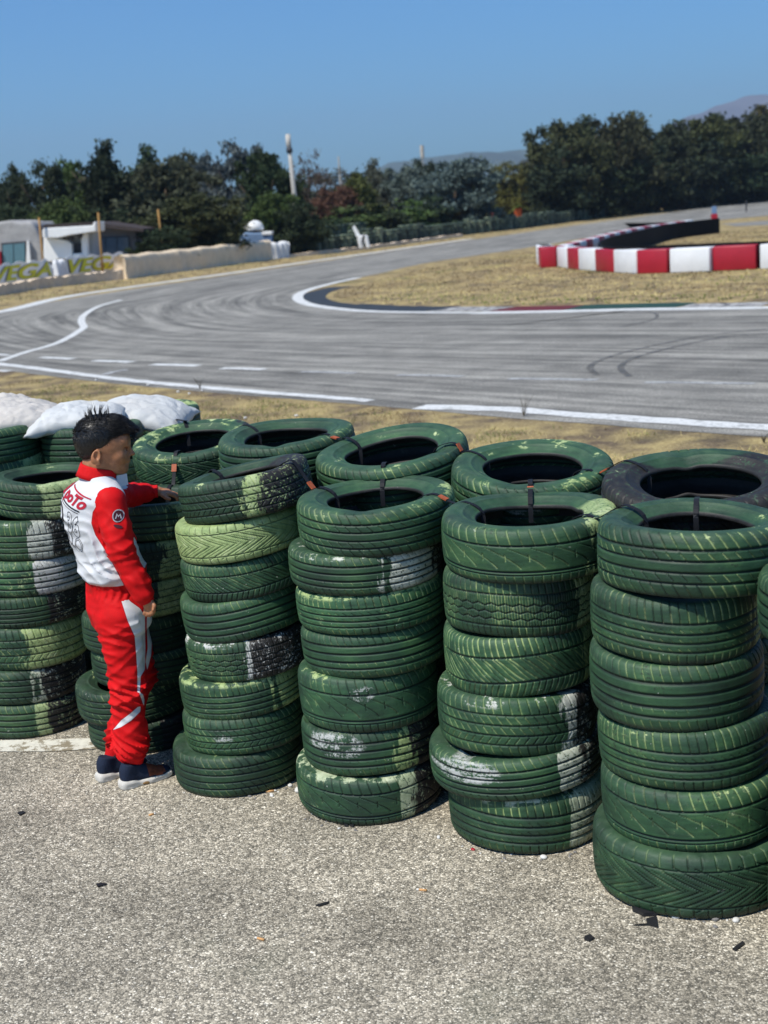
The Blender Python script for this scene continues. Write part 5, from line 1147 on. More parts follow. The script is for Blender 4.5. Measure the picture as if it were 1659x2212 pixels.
# head frame: X towards the face, Z up, Y to his left
_rt = np.array(RT); eh = np.cross(_rt, [0, 1, 0]); eh /= np.linalg.norm(eh); yaw = R_(9)
HX = _rt * math.cos(yaw) + np.array([0, 1, 0]) * math.sin(yaw); HY = -_rt * math.sin(yaw) + np.array([0, 1, 0]) * math.cos(yaw); HZ = np.cross(HX, HY); HX /= np.linalg.norm(HX); HZ /= np.linalg.norm(HZ); HY = np.cross(HZ, HX)
HC = Wn(216, 948, YB); HM = np.stack([HX, HY, HZ], 1); sc = 1 / (F / proj(HC)[2])      # metres per photo pixel at the head
def hp(u, v, y=0.0): return HC + HX * (u - 216) * sc / math.cos(yaw) + HZ * (948 - v) * sc * 1.02 + HY * y
body = Field((-1.38, 5.02, .04), (-.76, 5.72, 1.56), .0042)
b_ = body
b_.ell(hp(217, 950), (.098, .074, .084), HM, .01); b_.ell(hp(238, 966), (.068, .062, .075), HM, .03); b_.ell(hp(250, 990), (.040, .046, .046), HM, .03)
b_.cap(hp(212, 1000, -.038), hp(256, 1012, -.012), .022, .017, .025); b_.cap(hp(212, 1000, .038), hp(256, 1012, .012), .022, .017, .025)
b_.ell(hp(263, 1012), (.017, .020, .018), HM, .018); b_.ell(hp(250, 1008), (.030, .030, .025), HM, .02)
b_.ell(hp(270, 948), (.012, .045, .030), HM, .03); b_.cap(hp(272, 961, -.030), hp(272, 961, .030), .008, .008, .012)
b_.cap(hp(275, 964), hp(282, 979), .0052, .0090, .005); b_.ell(hp(283, 981.5), (.0105, .0100, .0085), HM, .005); b_.ell(hp(275, 984, -.011), (.008, .0065, .0065), HM, .005); b_.ell(hp(275, 984, .011), (.008, .0065, .0065), HM, .005)
b_.ell(hp(271, 993), (.010, .022, .014), HM, .012); b_.cap(hp(272, 996.5, -.015), hp(275.5, 996.5, 0), .004, .0052, .004); b_.cap(hp(275.5, 996.5, 0), hp(272, 996.5, .015), .0052, .004, .004); b_.cap(hp(271, 1002.5, -.013), hp(273.5, 1002.5, .013), .0045, .0055, .005)
b_.cap(hp(268, 999.3, -.028), hp(278.5, 999.8, 0), .0016, .0016, .002, 's')
for sgn in (-1, 1):
    b_.ell(hp(268, 968, sgn * .030), (.014, .014, .010), HM, .008, 's'); b_.ell(hp(261.5, 969, sgn * .030), (.0135, .0125, .0095), HM, .004); b_.ell(hp(255, 984, sgn * .040), (.022, .018, .020), HM, .02)
    b_.ell(hp(208, 980, sgn * .078), (.019, .011, .031), np.stack([HX * .95 - HZ * .3, HY, HZ * .95 + HX * .3], 1), .006); b_.ell(hp(210, 976, sgn * .086), (.0110, .010, .019), HM, .002, 's'); b_.ell(hp(213, 992, sgn * .077), (.010, .009, .010), HM, .004)
b_.cap(hp(204, 1005), Wn(208, 1050, YB), .052, .056, .03)
b_.tube([(Wn(u, v, YB), a - .018, b - .020) for v, u, a, b in tor[1:]], ff, rr_, .02)
b_.cap(SH_n, EL_n, .036, .032, .02); b_.cap(EL_n, WR_n, .032, .022, .01); b_.cap(SH_f, EL_f, .036, .030, .02); b_.cap(EL_f, WR_f, .030, .021, .01)
for L in ([(HP_n, .065), (KN_n, .048), (AN_n, .034)], [(HP_f, .065), (KN_f, .046), (AN_f, .034)]):
    for (a, ra), (b, rb) in zip(L, L[1:]): b_.cap(a, b, ra, rb, .02)
# near hand: relaxed, fingers curled against the thigh
hn = [Wn(319, 1300, 5.13), Wn(323, 1311, 5.125)]
b_.cap(WR_n, hn[0], .021, .020, .006); b_.ell((hn[0] + hn[1]) / 2, (.022, .017, .026), None, .006)
for i, (u0, u1, u2, L) in enumerate([((329, 1309), (333, 1319), (329, 1327), 1), ((325, 1313), (328, 1324), (323, 1330), 1), ((320, 1315), (321, 1326), (316, 1330), 1), ((315, 1314), (314, 1323), (311, 1326), 1)]):
    Y0 = 5.118 + .008 * i * .6; b_.cap(Wn(*u0, Y0), Wn(*u1, Y0 - .004), .0085, .0078, .003); b_.cap(Wn(*u1, Y0 - .004), Wn(*u2, Y0 + .004), .0078, .0065, .002)
b_.cap(Wn(328, 1300, 5.12), Wn(334, 1309, 5.108), .009, .0078, .003); b_.cap(Wn(334, 1309, 5.108), Wn(331, 1318, 5.105), .0078, .0065, .002)
# far hand: palm down on the tyre rim, fingers forward and bent over the edge
pa = Wn(340, 1061, 5.536); pb = Wn(362, 1064, 5.545)
b_.cap(WR_f, pa, .020, .019, .006); b_.cap(pa, pb, .017, .017, .008); b_.ell(Wn(357, 1065, 5.53), (.024, .024, .013), None, .006)
for i, (y0, t1, t2, t3) in enumerate([(5.505, (373, 1069), (380, 1073.5), (384, 1080)), (5.525, (376, 1067.5), (385, 1071), (390, 1078)), (5.545, (376, 1066), (385, 1069), (390, 1075)), (5.565, (373, 1065), (380, 1067), (385, 1072))]):
    b_.cap(Wn(363, 1066.5 - i * .8, y0), Wn(*t1, y0 + .002), .0095, .0085, .004); b_.cap(Wn(*t1, y0 + .002), Wn(*t2, y0 + .004), .0083, .0075, .002); b_.cap(Wn(*t2, y0 + .004), Wn(*t3, y0 + .006), .0075, .0062, .002)
b_.cap(Wn(350, 1068, 5.505), Wn(359, 1075, 5.49), .0105, .009, .004); b_.cap(Wn(359, 1075, 5.49), Wn(367, 1078, 5.485), .0085, .0068, .002)
Vb, Qb = body.mesh('body'); Vb = smooth(Vb, Qb, 1, .3); link('body', mesh_np('body', Vb, Qb, True), M_skin, boy)
# eyes, brows
M_eye = simple('eye', (.5, .48, .44), .25, .05, 3, .5); M_iris = simple('iris', (.02, .012, .008), .2, .1, 3, .6)
M_hair = None
def mat_hair():
    s = Nt('black_hair'); n = s.noise(120, s.mapping((1, 1, .3)), 4); return s.out(s.ramp(n, [(.3, (.003, .0025, .0025)), (.7, (.013, .010, .008))]), .38, .5, s.bump(n, .5, .003))
M_hair = mat_hair()
for sgn in (-1, 1):
    c = hp(265.2, 969.3, sgn * .030); mb = MB(); bmv = []
    F2 = Field(c - .014, c + .014, .0016); F2.ell(c, (.0085, .0085, .0085), None, 0); v_, q_ = F2.mesh('e'); link('eye', mesh_np('eye', v_, q_, True), M_eye, boy)
    F2 = Field(c - .014, c + .016, .0014); F2.ell(c + HX * .0045 + HY * sgn * -.0005, (.0052, .0048, .0048), None, 0); v_, q_ = F2.mesh('i'); link('iris', mesh_np('iris', v_, q_, True), M_iris, boy)
    # eyelids narrow the eye (squint)
    F2 = Field(c - .018, c + .018, .0015); F2.ell(c + HZ * .0015, (.0100, .0108, .0095), None, 0); F2.ell(c - HZ * .0078 + HX * .004, (.02, .02, .0072), HM, .001, 's'); v_, q_ = F2.mesh('l'); link('eyelid', mesh_np('eyelid', v_, q_, True), M_skin, boy)
    F2 = Field(hp(264, 961, sgn * .032) - .035, hp(264, 961, sgn * .032) + .035, .0018); F2.cap(hp(254, 962.5, sgn * .047), hp(264, 959.5, sgn * .036), .0022, .0036, .002); F2.cap(hp(264, 959.5, sgn * .036), hp(274, 961.5, sgn * .014), .0036, .0028, .002); v_, q_ = F2.mesh('b'); link('eyebrow', mesh_np('eyebrow', v_, q_, True), M_hair, boy)
# hair: cap plus thousands of strands
hf = Field(HC - [.17, .15, .14], HC + [.20, .15, .17], .0042)
hf.ell(hp(215, 945), (.099, .079, .081), HM, .01); hf.ell(hp(212, 926), (.076, .064, .052), HM, .02); hf.ell(hp(245, 921), (.055, .056, .042), HM, .03); hf.ell(hp(268, 927), (.034, .050, .026), HM, .02); hf.ell(hp(192, 964), (.047, .060, .054), HM, .03); hf.ell(hp(283, 934), (.014, .036, .013), HM, .012)
# carve face, ears and neck
hf.ell(hp(277, 985), (.078, .2, .098), np.stack([HX * .97 + HZ * .2, HY, HZ * .97 - HX * .2], 1), .006, 's', 3.0); hf.ell(hp(236, 1006), (.050, .2, .060), HM, .006, 's', 3.0)
hf.ell(hp(209, 984, -.088), (.026, .03, .038), HM, .006, 's'); hf.ell(hp(209, 984, .088), (.026, .03, .038), HM, .006, 's'); hf.ell(hp(205, 1040), (.12, .2, .086), HM, .004, 's', 3.0)
Vh, Qh = hf.mesh('hair'); Nh = gradn(hf, Vh)
strV, strF = [], []
def strand(p, d, L, w, curl):
    a = np.cross(d, [0.3, .2, .9]); a /= np.linalg.norm(a) + 1e-9; b = len(strV); q = p.copy(); dd = d.copy(); n = 4
    for i in range(n + 1):
        ww = w * (1 - i / n) + .0002; c2 = np.cross(a, dd); strV.extend([q + a * ww, q - a * .5 * ww + c2 * .86 * ww, q - a * .5 * ww - c2 * .86 * ww]); q = q + dd * L / n; dd = dd + curl / n; dd /= np.linalg.norm(dd)
    for i in range(n):
        for k in range(3): strF.append((b + 3 * i + k, b + 3 * i + (k + 1) % 3, b + 3 * i + 3 + (k + 1) % 3, b + 3 * i + 3 + k))
pick = nr.randint(0, len(Vh), 17000)
for i in pick:
    p = Vh[i]; n_ = Nh[i]; hx = (p - HC) @ HX; hz_ = (p - HC) @ HZ
    bl = min(1, max(0, (hz_ + .015) / .07)); bl = bl * bl * (3 - 2 * bl)
    comb = (HX * 1.0 + HZ * .25 + HY * nr.normal(0, .35)) * bl + (-HZ * 1.0 + HX * nr.normal(.15, .3) + HY * nr.normal(0, .15)) * (1 - bl); L = nr.uniform(.007, .016) * (1 - bl) + nr.uniform(.014, .032) * bl * (.75 + .5 * (hx > .02))
    d = comb - n_ * (comb @ n_) * .95 + n_ * nr.uniform(.02, .28) * (.5 + .7 * bl); d /= np.linalg.norm(d); strand(p - n_ * .002, d, L, nr.uniform(.0009, .0018), -HZ * .5 * bl + nr.normal(0, .25, 3))
for u, v, du, dv, k in [(196, 903, -14, -12, 22), (203, 899, -11, -21, 22), (211, 897, -7, -22, 18), (219, 897, -2, -23, 16), (227, 898, 2, -17, 10), (232, 899, 5, -22, 6), (256, 905, 7, -8, 12), (280, 921, 12, 8, 30), (284, 930, 9, 12, 30), (276, 916, 12, 4, 24), (285, 938, 6, 8, 22)]:
    for _ in range(k):
        p = hp(u + nr.normal(0, 2.5), v + 6 + nr.normal(0, 1.5), nr.normal(-.01, .022)); t = hp(u + du + nr.normal(0, 2.5), v + dv + nr.normal(0, 2.5), nr.normal(-.01, .03)); d = t - p; L = np.linalg.norm(d) * nr.uniform(.7, 1.05); strand(p, d / np.linalg.norm(d), L, .0022, HX * nr.normal(.45, .25) * (1 if du < 3 else .1) + HZ * (.2 if dv < 0 else -.5))
hv = np.concatenate([Vh, np.array(strV)]); hq = np.concatenate([Qh, np.array(strF) + len(Vh)]); link('hair', mesh_np('hair', hv, hq, True), M_hair, boy)
# collar, cuffs
def tubering(name, rings, th, mat, n=48, parent=boy, ns=4):
    """rings: list of (center, ax, bx, vecA, vecB); builds an open walled tube with thickness"""
    v = []; f = []; m = len(rings) * 2
    for ci, (c, a, b, A_, B_) in enumerate(rings + [(c, a - th, b - th, A_, B_) for (c, a, b, A_, B_) in reversed(rings)]):
        for k in range(n):
            t = 2 * math.pi * k / n; v.append(tuple(np.array(c) + A_ * a * math.cos(t) + B_ * b * math.sin(t)))
    for i in range(m):
        for k in range(n): f.append((i * n + k, i * n + (k + 1) % n, ((i + 1) % m) * n + (k + 1) % n, ((i + 1) % m) * n + k))
    o = link(name, mesh_np(name, v, f, True), mat, parent); return o
M_red = simple('red_rib_knit', (.60, .006, .008), .75, .14, 8, .2, .5, 110)
def ax(c0, tiltx): return c0
cA = HX * .97 - HZ * .22; cA /= np.linalg.norm(cA)
tubering('collar', [(hp(205, 1034), .082, .076, cA, HY), (hp(207, 1024), .077, .072, cA, HY), (hp(209, 1013), .073, .069, cA * 1.0, HY), (hp(210, 1008), .0715, .067, cA, HY), (hp(210, 1006), .069, .065, cA, HY)], .006, M_red)
fl = [hp(247, 1026, -.02), hp(268, 1024, .0), hp(270, 1048, .0), hp(247, 1052, -.025)]; M_flap = simple('white_collar_tab', (.6, .6, .63), .7, .05)
me = bpy.data.meshes.new('collar_tab'); me.from_pydata([tuple(p) for p in fl], [], [(0, 1, 2, 3)]); o = link('collar_tab', me, M_flap, boy); m_ = o.modifiers.new('s', 'SOLIDIFY'); m_.thickness = .006
def cuff(a, b, r0, r1, name='cuff', mat=None):
    a, b = np.array(a), np.array(b); d = (b - a) / np.linalg.norm(b - a); A_ = np.cross(d, [0, 0, 1.0]) if abs(d[2]) < .9 else np.cross(d, [0, 1.0, 0]); A_ /= np.linalg.norm(A_); B_ = np.cross(d, A_)
    tubering(name, [(a + (b - a) * t, r0 + (r1 - r0) * t + .0012 * math.sin(t * 14), r0 + (r1 - r0) * t + .0012 * math.sin(t * 14), A_, B_) for t in (0, .25, .5, .75, .93, 1)], .006, mat or M_red)
cuff(WR_n * .9 + EL_n * .1, CF_n, .036, .029); cuff(Wn(306, 1063, 5.528), Wn(341, 1061, 5.538), .032, .025); cuff(Wn(286, 1618, 5.2), Wn(288, 1656, 5.2), .050, .040); cuff(Wn(256, 1594, 5.32), Wn(246, 1634, 5.31), .048, .038)
M_sock = simple('black_sock', (.012, .012, .014), .9)
cuff(Wn(287, 1648, 5.2), Wn(290, 1672, 5.2), .037, .036, 'sock', M_sock); cuff(Wn(247, 1626, 5.31), Wn(244, 1655, 5.30), .036, .036, 'sock', M_sock)
# shoes
M_navy = simple('navy_knit_upper', (.014, .022, .045), .8, .25, 30, .2, .4, 160); M_sole = simple('white_foam_sole', (.58, .55, .49), .7, .16, 14, .25, .3, 60); M_mesh = simple('orange_black_mesh', (.16, .045, .022), .8, .7, 46, .2, .4, 120); M_gold = simple('ochre_sole_insert', (.22, .13, .05), .5, .2)
def shoe(heel, toe, lift, flip):
    heel, toe = np.array([heel.x, heel.y, 0.0]), np.array([toe.x, toe.y, 0.0]); d = toe - heel; L = np.linalg.norm(d); x = d / L; y = np.array([-x[1], x[0], 0]); z = np.array([0, 0, 1.0]); M = np.stack([x, y, z], 1); P = lambda a, b, c: heel + x * a * L + y * b + z * (c + lift); rt_ = empty('shoe', tuple(heel)); rt_.parent = boy; rt_.matrix_parent_inverse = Matrix.Translation(-boy.location)
    lo = np.minimum(heel, toe) - .08; hi = np.maximum(heel, toe) + .08; lo[2] = -.01; hi[2] = .17
    A = Field(lo, hi, .0036)
    A.ell(P(.13, 0, .020), (.14 * L + .004, .034, .022), M, .006, 'u', 3.4); A.ell(P(.42, 0, .015), (.30 * L, .031, .0150), M, .012, 'u', 3.2); A.ell(P(.74, 0, .014), (.25 * L, .040, .0130), M, .012, 'u', 3.2); A.ell(P(.94, 0, .024), (.07 * L, .028, .011), M, .012, 'u', 2.5)
    A.ell(P(.52, 0, -.003), (.13 * L, .06, .007), M, .004, 's'); A.cap(P(.0, -.05, .017), P(.35, -.05, .012), .0165, .0165, .001, 's'); A.cap(P(.6, -.055, .013), P(.95, -.048, .017), .0155, .0155, .001, 's')
    v, q = A.mesh('sole'); link('sole', mesh_np('sole', smooth(v, q, 1, .4), q, True), M_sole, rt_)
    B = Field(lo, hi, .0036)
    B.ell(P(.15, 0, .058), (.030, .030, .040), M, .01, 'u', 2.6); B.cap(P(.18, 0, .080), P(.22, 0, .110), .030, .031, .01); B.ell(P(.42, 0, .046), (.060, .029, .030), M, .02); B.ell(P(.68, 0, .034), (.058, .034, .022), M, .02); B.ell(P(.86, 0, .031), (.034, .031, .017), M, .015); B.cap(P(.30, 0, .082), P(.62, 0, .046), .024, .021, .015)
    B.ell(P(.25, 0, .100 + .07), (.15, .1, .07), np.stack([x * .97 - z * .24, y, z * .97 + x * .24], 1), .003, 's', 6)
    B.cap(P(.04, -.06, .03), P(.96, -.06, .03), .0285, .0285, .002, 's') if False else None
    v, q = B.mesh('upper'); v = smooth(v, q, 1, .4); ux = (v - heel) @ x / L; o = link('upper', mesh_np('upper', v, q, True), [M_navy, M_mesh], rt_); fc = ux[q].mean(1); uz = v[q][:, :, 2].mean(1) - lift
    o.data.polygons.foreach_set('material_index', (((fc > .52) & (fc < .86) & (uz > .034)) | ((fc > .66) & (fc < .80))).astype(np.int32))
    C = MB()
    for k in range(5):
        a = P(.36 + .06 * k, 0, .098 - .0105 * k); C.tube([a - y * .022 - z * .010, a + z * .000, a + y * .022 - z * .010], .0028, 6)
    C.build('lace', M_sock, rt_, True)
    D_ = Field(lo, hi, .0036); D_.ell(P(.50, -.030 if not flip else .03, .013), (.13 * L, .009, .009), M, .0); v, q = D_.mesh('insert'); link('sole_insert', mesh_np('insert', v, q, True), M_gold, rt_)
shoe(foot_n, G(367, 1674), .0, False); shoe(foot_f, Vector((foot_f.x + .178, foot_f.y + .125, 0)), .0, False)
# lettering and badges on the suit
def text_mesh(body_, size, shear=0.0, outline=0.0, spacing=1.0, offset=0.0):
    cu = bpy.data.curves.new('t', 'FONT'); cu.body = body_; cu.size = size; cu.shear = shear; cu.space_character = spacing; cu.offset = offset
    if outline: cu.fill_mode = 'NONE'; cu.bevel_depth = outline; cu.bevel_resolution = 0
    ob = bpy.data.objects.new('t', cu); COL.objects.link(ob); dg = bpy.context.evaluated_depsgraph_get(); dg.update(); me = bpy.data.meshes.new_from_object(ob.evaluated_get(dg)); bpy.data.objects.remove(ob); return me
def wrap(me, name, mat, O, ax_, ay_, dr, off=.0022, sx=1.0, sy=1.0, x0=None):
    import bmesh
    b = bmesh.new(); b.from_mesh(me); bmesh.ops.triangulate(b, faces=b.faces)
    for _ in range(3):
        es = [e for e in b.edges if e.calc_length() > .012]
        if es: bmesh.ops.subdivide_edges(b, edges=es, cuts=1); bmesh.ops.triangulate(b, faces=b.faces)
    h0 = bvh.ray_cast(Vector(O - dr * .5), Vector(dr)); d0 = h0[3] if h0[0] is not None else .5
    for v in b.verts:
        o_ = O + ax_ * v.co.x * sx + ay_ * v.co.y * sy - dr * .5; hit, n_, i_, ds = bvh.ray_cast(Vector(o_), Vector(dr))
        if hit is None or ds > d0 + .12 or (ds > d0 + .03 and name.startswith(('sleeve', 'badge'))): hit = Vector(o_ + dr * (d0 + .012)); n_ = Vector(-dr)
        if n_.dot(Vector(dr)) > 0: n_ = -n_
        v.co = hit + n_ * (off + max(0, v.co.z * .5))
    b.to_mesh(me); b.free(); return link(name, me, mat, boy)
M_tred = simple('red_print', (.42, .012, .03), .6, .1); M_tblk = simple('black_print', (.018, .015, .02), .6, .1); M_patch = simple('maroon_badge', (.07, .012, .018), .5, .2); M_pgrey = simple('silver_thread', (.45, .43, .45), .5, .1)
def plane_mesh(pts):
    me = bpy.data.meshes.new('p'); me.from_pydata([(x, y, 0) for x, y in pts], [], [tuple(range(len(pts)))]); return me
bd_ = ff.copy(); upv = np.array([0, 0, 1.0])
Ob = Wn(150, 1084, YB - .12)      # on the back, near its midline
tl = R_(-15); ta = rr_ * math.cos(tl) + upv * math.sin(tl); tb = -rr_ * math.sin(tl) + upv * math.cos(tl); bn = ff
cB = Wn(207, 1084, YB) 
def back(x, y): return cB
O1 = Wn(207, 1068, YB)
wrap(text_mesh('fi poTo', .058, .32, 0, .94, .0024), 'back_lettering', M_tred, O1 - ta * .100 - tb * .006, ta, tb, bn, sx=1.25)
wrap(plane_mesh([(-.045, .042), (.108, .042), (.110, .0465), (-.043, .0465)]), 'lettering_bar', M_tred, O1 + ta * .006 - tb * .004, ta, tb, bn)
wrap(plane_mesh([(-.11, -.020), (.075, -.020), (.075, -.0145), (-.11, -.0145)]), 'lettering_underline', M_tblk, O1 + ta * .012, ta, tb, bn); wrap(plane_mesh([(-.11, -.028), (.070, -.028), (.070, -.0255), (-.11, -.0255)]), 'lettering_underline', M_tblk, O1 + ta * .012, ta, tb, bn)
O2 = Wn(215, 1117, YB); wrap(text_mesh('36', .112, -.05, .0015, 1.04, .005), 'back_number', M_tblk, O2 - ta * .012 - tb * .034, ta, tb, bn, .0012, sx=.72)
O3 = Wn(226, 1156, YB); wrap(text_mesh('ELLO', .074, -.05, .0012, 1.0), 'back_name', M_tblk, O3 - ta * .098 - tb * .026, ta, tb, bn, .0012, sx=.95); wrap(plane_mesh([(-.11, -.034), (.030, -.034), (.030, -.0325), (-.11, -.0325)]), 'name_underline', M_tblk, O3, ta, tb, bn)
O4 = Wn(216, 1112, YB)
emb = [(-.118, .040), (-.088, .046), (-.066, .036), (-.060, .014), (-.040, -.008), (-.030, -.016), (-.046, -.018), (-.066, -.034), (-.080, -.040), (-.070, -.020), (-.064, -.004), (-.072, .014), (-.080, .026), (-.094, .030)]
wrap(plane_mesh(emb), 'back_emblem', M_tblk, O4, ta, tb, bn, .0016)
# sleeve badge
def disc(cx, cy, rx, ry, n=24): return [(cx + rx * math.cos(2 * math.pi * i / n), cy + ry * math.sin(2 * math.pi * i / n)) for i in range(n)]
sd_ = np.array([0.05, 1.0, -.1]); sd_ /= np.linalg.norm(sd_); sx_ = _rt; sy_ = np.cross(sx_, -sd_) * -1; sy_ = np.array(UP)
O5 = Wn(257, 1113, 5.14); wrap(plane_mesh(disc(0, 0, .0200, .0245)), 'sleeve_badge', M_pgrey, O5, sx_, sy_, sd_, .0022); wrap(plane_mesh(disc(0, 0, .0165, .0205)), 'sleeve_badge', M_patch, O5, sx_, sy_, sd_, .0032)
wrap(plane_mesh([(-.011, -.012), (-.006, .010), (0, .0), (.007, .008), (.012, -.012), (.008, -.012), (.005, .001), (0, -.007), (-.004, .002), (-.007, -.012)]), 'badge_mark', M_pgrey, O5, sx_, sy_, sd_, .0042)
wrap(plane_mesh([(a * .94 + b * .3, b - a * .3) for a, b in disc(0, 0, .017, .006)]), 'sleeve_badge', M_patch, Wn(259, 1135, 5.14), sx_, sy_, sd_, .0025)
print('boy done', len(V), len(Vb))

# ================================================================== SANDBAGS
def mat_bag(name, col):
    s = Nt(name); o = s.co.outputs['Object']; n = s.noise(6, o, 5, .6); dirt = s.noise(3, o, 4, .6)
    c = s.ramp(n, [(.3, tuple(k * .86 for k in col)), (.6, col)]); c = s.mix(s.math('MULTIPLY', s.step(dirt, .52, .75), .4), c, (.34, .30, .25)); wv = s.n('ShaderNodeTexWave', Scale=130.0, Vector=o)
    h = s.math('ADD', s.ridged(3.6, s.mapping((1, 1.9, 1)), 3), s.math('MULTIPLY', wv.outputs[1], .03)); return s.out(c, .8, .2, s.bump(h, .55, .05))
M_bagw = mat_bag('white_woven_sack', (.64, .65, .64)); M_bagg = mat_bag('beige_woven_sack', (.62, .58, .53))
def sandbag(c, L, Wd, T_, rz, tilt, roll, mat, label, seed, droop=.0, pinch=(1, 1, 1, 1)):
    nu, nv = 72, 48; v = []; f = []; idx = {}
    M = Matrix.Translation(c) @ Matrix.Rotation(rz, 4, 'Z') @ Matrix.Rotation(tilt, 4, 'Y') @ Matrix.Rotation(roll, 4, 'X')
    for side in (1, -1):
        for i in range(nu + 1):
            for j in range(nv + 1):
                if side == -1 and (i in (0, nu) or j in (0, nv)): idx[(side, i, j)] = idx[(1, i, j)]; continue
                x, y = i / nu * 2 - 1, j / nv * 2 - 1; e = (1 - abs(x) ** 3.2) * (1 - abs(y) ** 2.6); h = T_ / 2 * max(e, 0) ** .42
                q = Vector((x * 2 + seed, y * 2, side)); w = noise.noise(q * 1.3) * .22 + noise.noise(q * 3.1) * .10
                edge = max(abs(x), abs(y)); pk = .005 * math.sin((x if abs(y) > abs(x) else y) * 17 + seed + 2 * noise.noise(q * 2)) * max(0, edge - .55) * 2; fold = -.007 * (1 - abs(math.sin(x * 3.1 + y * 2 + 2.6 * noise.noise(q * 1.4)))) ** 3
                hz2 = side * (h * (1 + w) + (pk + fold) * (e > .02) + .003 * noise.noise(q * 6)); bx = x * L / 2 * (1 - .07 * (1 - abs(x)) * 0 - .10 * (1 - y * y) * 0 - .09 * abs(x) ** 3 * (1 - abs(y) ** 6)); by = y * Wd / 2 * (1 - .10 * abs(y) ** 3 * (1 - abs(x) ** 6))
                p = Vector((bx, by, hz2 - droop * (x * L / 2) ** 2 - .25 * droop * (y * Wd / 2) ** 2)); idx[(side, i, j)] = len(v); v.append(tuple(M @ p))
    for side in (1, -1):
        for i in range(nu):
            for j in range(nv):
                q = [idx[(side, i, j)], idx[(side, i + 1, j)], idx[(side, i + 1, j + 1)], idx[(side, i, j + 1)]]; f.append(tuple(q if side == 1 else q[::-1]))
    me = bpy.data.meshes.new('sandbag'); me.from_pydata(v, [], f); me.polygons.foreach_set('use_smooth', [True] * len(f)); me.update(); o = link('sandbag', me, mat); tag(o, label, 'sandbag', 'sandbags on the back row'); return o
def bagpos(u, v, dist_ref): q = ray(u, v); kk = math.hypot(q.x, q.y); t = dist_ref / kk; return Vector((q.x * t, q.y * t, H + q.z * t))
DA = DIST['A'] + .5
sandbag(bagpos(166, 899, DA - .02), .50, .38, .105, R_(8), R_(1), R_(8), M_bagw, 'white sandbag with a pointed left corner behind the boy\'s head', 1.0, .5)
sandbag(bagpos(298, 887, DA + .20), .54, .40, .115, R_(-10), R_(4), R_(12), M_bagw, 'upper white sandbag sagging over the back tyre right of the boy\'s hair', 4.2, .9)
sandbag(bagpos(62, 898, DA + .06), .48, .36, .13, R_(24), R_(8), R_(14), M_bagg, 'beige grey sandbag drooping over the far left back tyres', 7.7, .8)
sandbag(bagpos(-20, 885, DA + .3), .42, .34, .13, R_(-5), R_(0), R_(6), M_bagg, 'beige sandbag partly cut by the left edge', 9.1, .5)

# ================================================================== LITTER
def pebble(u, v, r, mat, label, flat=.6):
    p = G(u, v); vv = []; mb = bpy.data.meshes.new('pebble'); F2 = Field(np.array([-r * 1.8] * 3), np.array([r * 1.8] * 3), r / 3.0); F2.ell((0, 0, 0), (r * rnd.uniform(.9, 1.3), r * rnd.uniform(.7, 1), r * flat), None, 0); F2.ell((r * .4, r * .2, 0), (r * .7, r * .6, r * flat * .8), None, r * .3); v_, q_ = F2.mesh('p')
    v_ = smooth(v_, q_, 1, .4); o = link('pebble', mesh_np('pebble', v_, q_, True), mat); o.location = (p.x, p.y, r * flat * .8 + .002); o.rotation_euler = (0, 0, rnd.uniform(0, 6)); return tag(o, label, 'pebble', 'pebbles and chips on the pavement')
M_pebw = simple('white_pebble', (.66, .64, .60), .7, .1, 30); M_pebg = simple('grey_pebble', (.20, .19, .18), .8, .2, 30); M_butt = simple('cigarette_filter', (.62, .34, .14), .8, .15, 60); M_paper = simple('cigarette_paper', (.72, .70, .64), .8, .05); M_scrap = simple('black_scrap', (.02, .02, .022), .5, .2)
pebble(645, 1712, .019, M_pebw, 'white pebble between the third and middle stacks'); pebble(627, 1700, .011, M_pebw, 'small pale chip left of the white pebble'); pebble(678, 1757, .015, M_pebw, 'white pebble at the left foot of the middle stack')
pebble(948, 1812, .010, M_pebw, 'pale chip on the asphalt right of the middle stack'); pebble(1022, 1838, .008, M_redp, 'tiny red bead below the second stack from the right'); pebble(1175, 1856, .013, M_pebw, 'pale chip under the front of the second full stack from right'); pebble(1315, 1778 + 0, .009, M_pebw, 'pale chip at the left foot of the rightmost full stack')
pebble(1460, 1985, .012, M_pebw, 'pale chip below the nearest tyre'); pebble(1497, 1988, .011, M_pebg, 'grey chip below the nearest tyre, right of the pale one'); pebble(1545, 1990, .014, M_pebg, 'grey stone below the nearest tyre'); pebble(1590, 1992, .013, M_pebw, 'whitish chip below the nearest tyre near the right edge')
for i in range(46):
    st = rnd.choice('BCDE'); T_ = TYRES[st + '0']; a = rnd.uniform(-2.6, -.5); rr2 = T_['R'] + rnd.uniform(-.03, .035); p = T_['c'] + Vector((math.cos(a) * rr2, math.sin(a) * rr2, 0)); uu, vv, _ = proj((p.x, p.y, 0)); pebble(uu, vv, rnd.uniform(.003, .008), rnd.choice([M_pebw, M_pebg, M_pebg]), 'small loose stone at the foot of the %s' % {'B': 'third stack from left', 'C': 'middle stack', 'D': 'second full stack from right', 'E': 'rightmost full stack'}[st])
def butt(u, v, az, label, mat=M_butt, paper=True, L=.026, r=.0042):
    p = G(u, v); t = empty('cigarette_butt', p); tag(t, label, 'cigarette butt', 'cigarette butts on the pavement'); d = Vector((math.cos(az), math.sin(az), 0)); q = p + Vector((0, 0, r + .004)); MB().tube([q, q + d * L], [r, r * .92], 8).build('filter', mat, t, True)
    if paper: MB().tube([q + d * (L + .0003), q + d * (L + .009)], [r * .95, r * .7], 8).build('paper', M_paper, t, True)
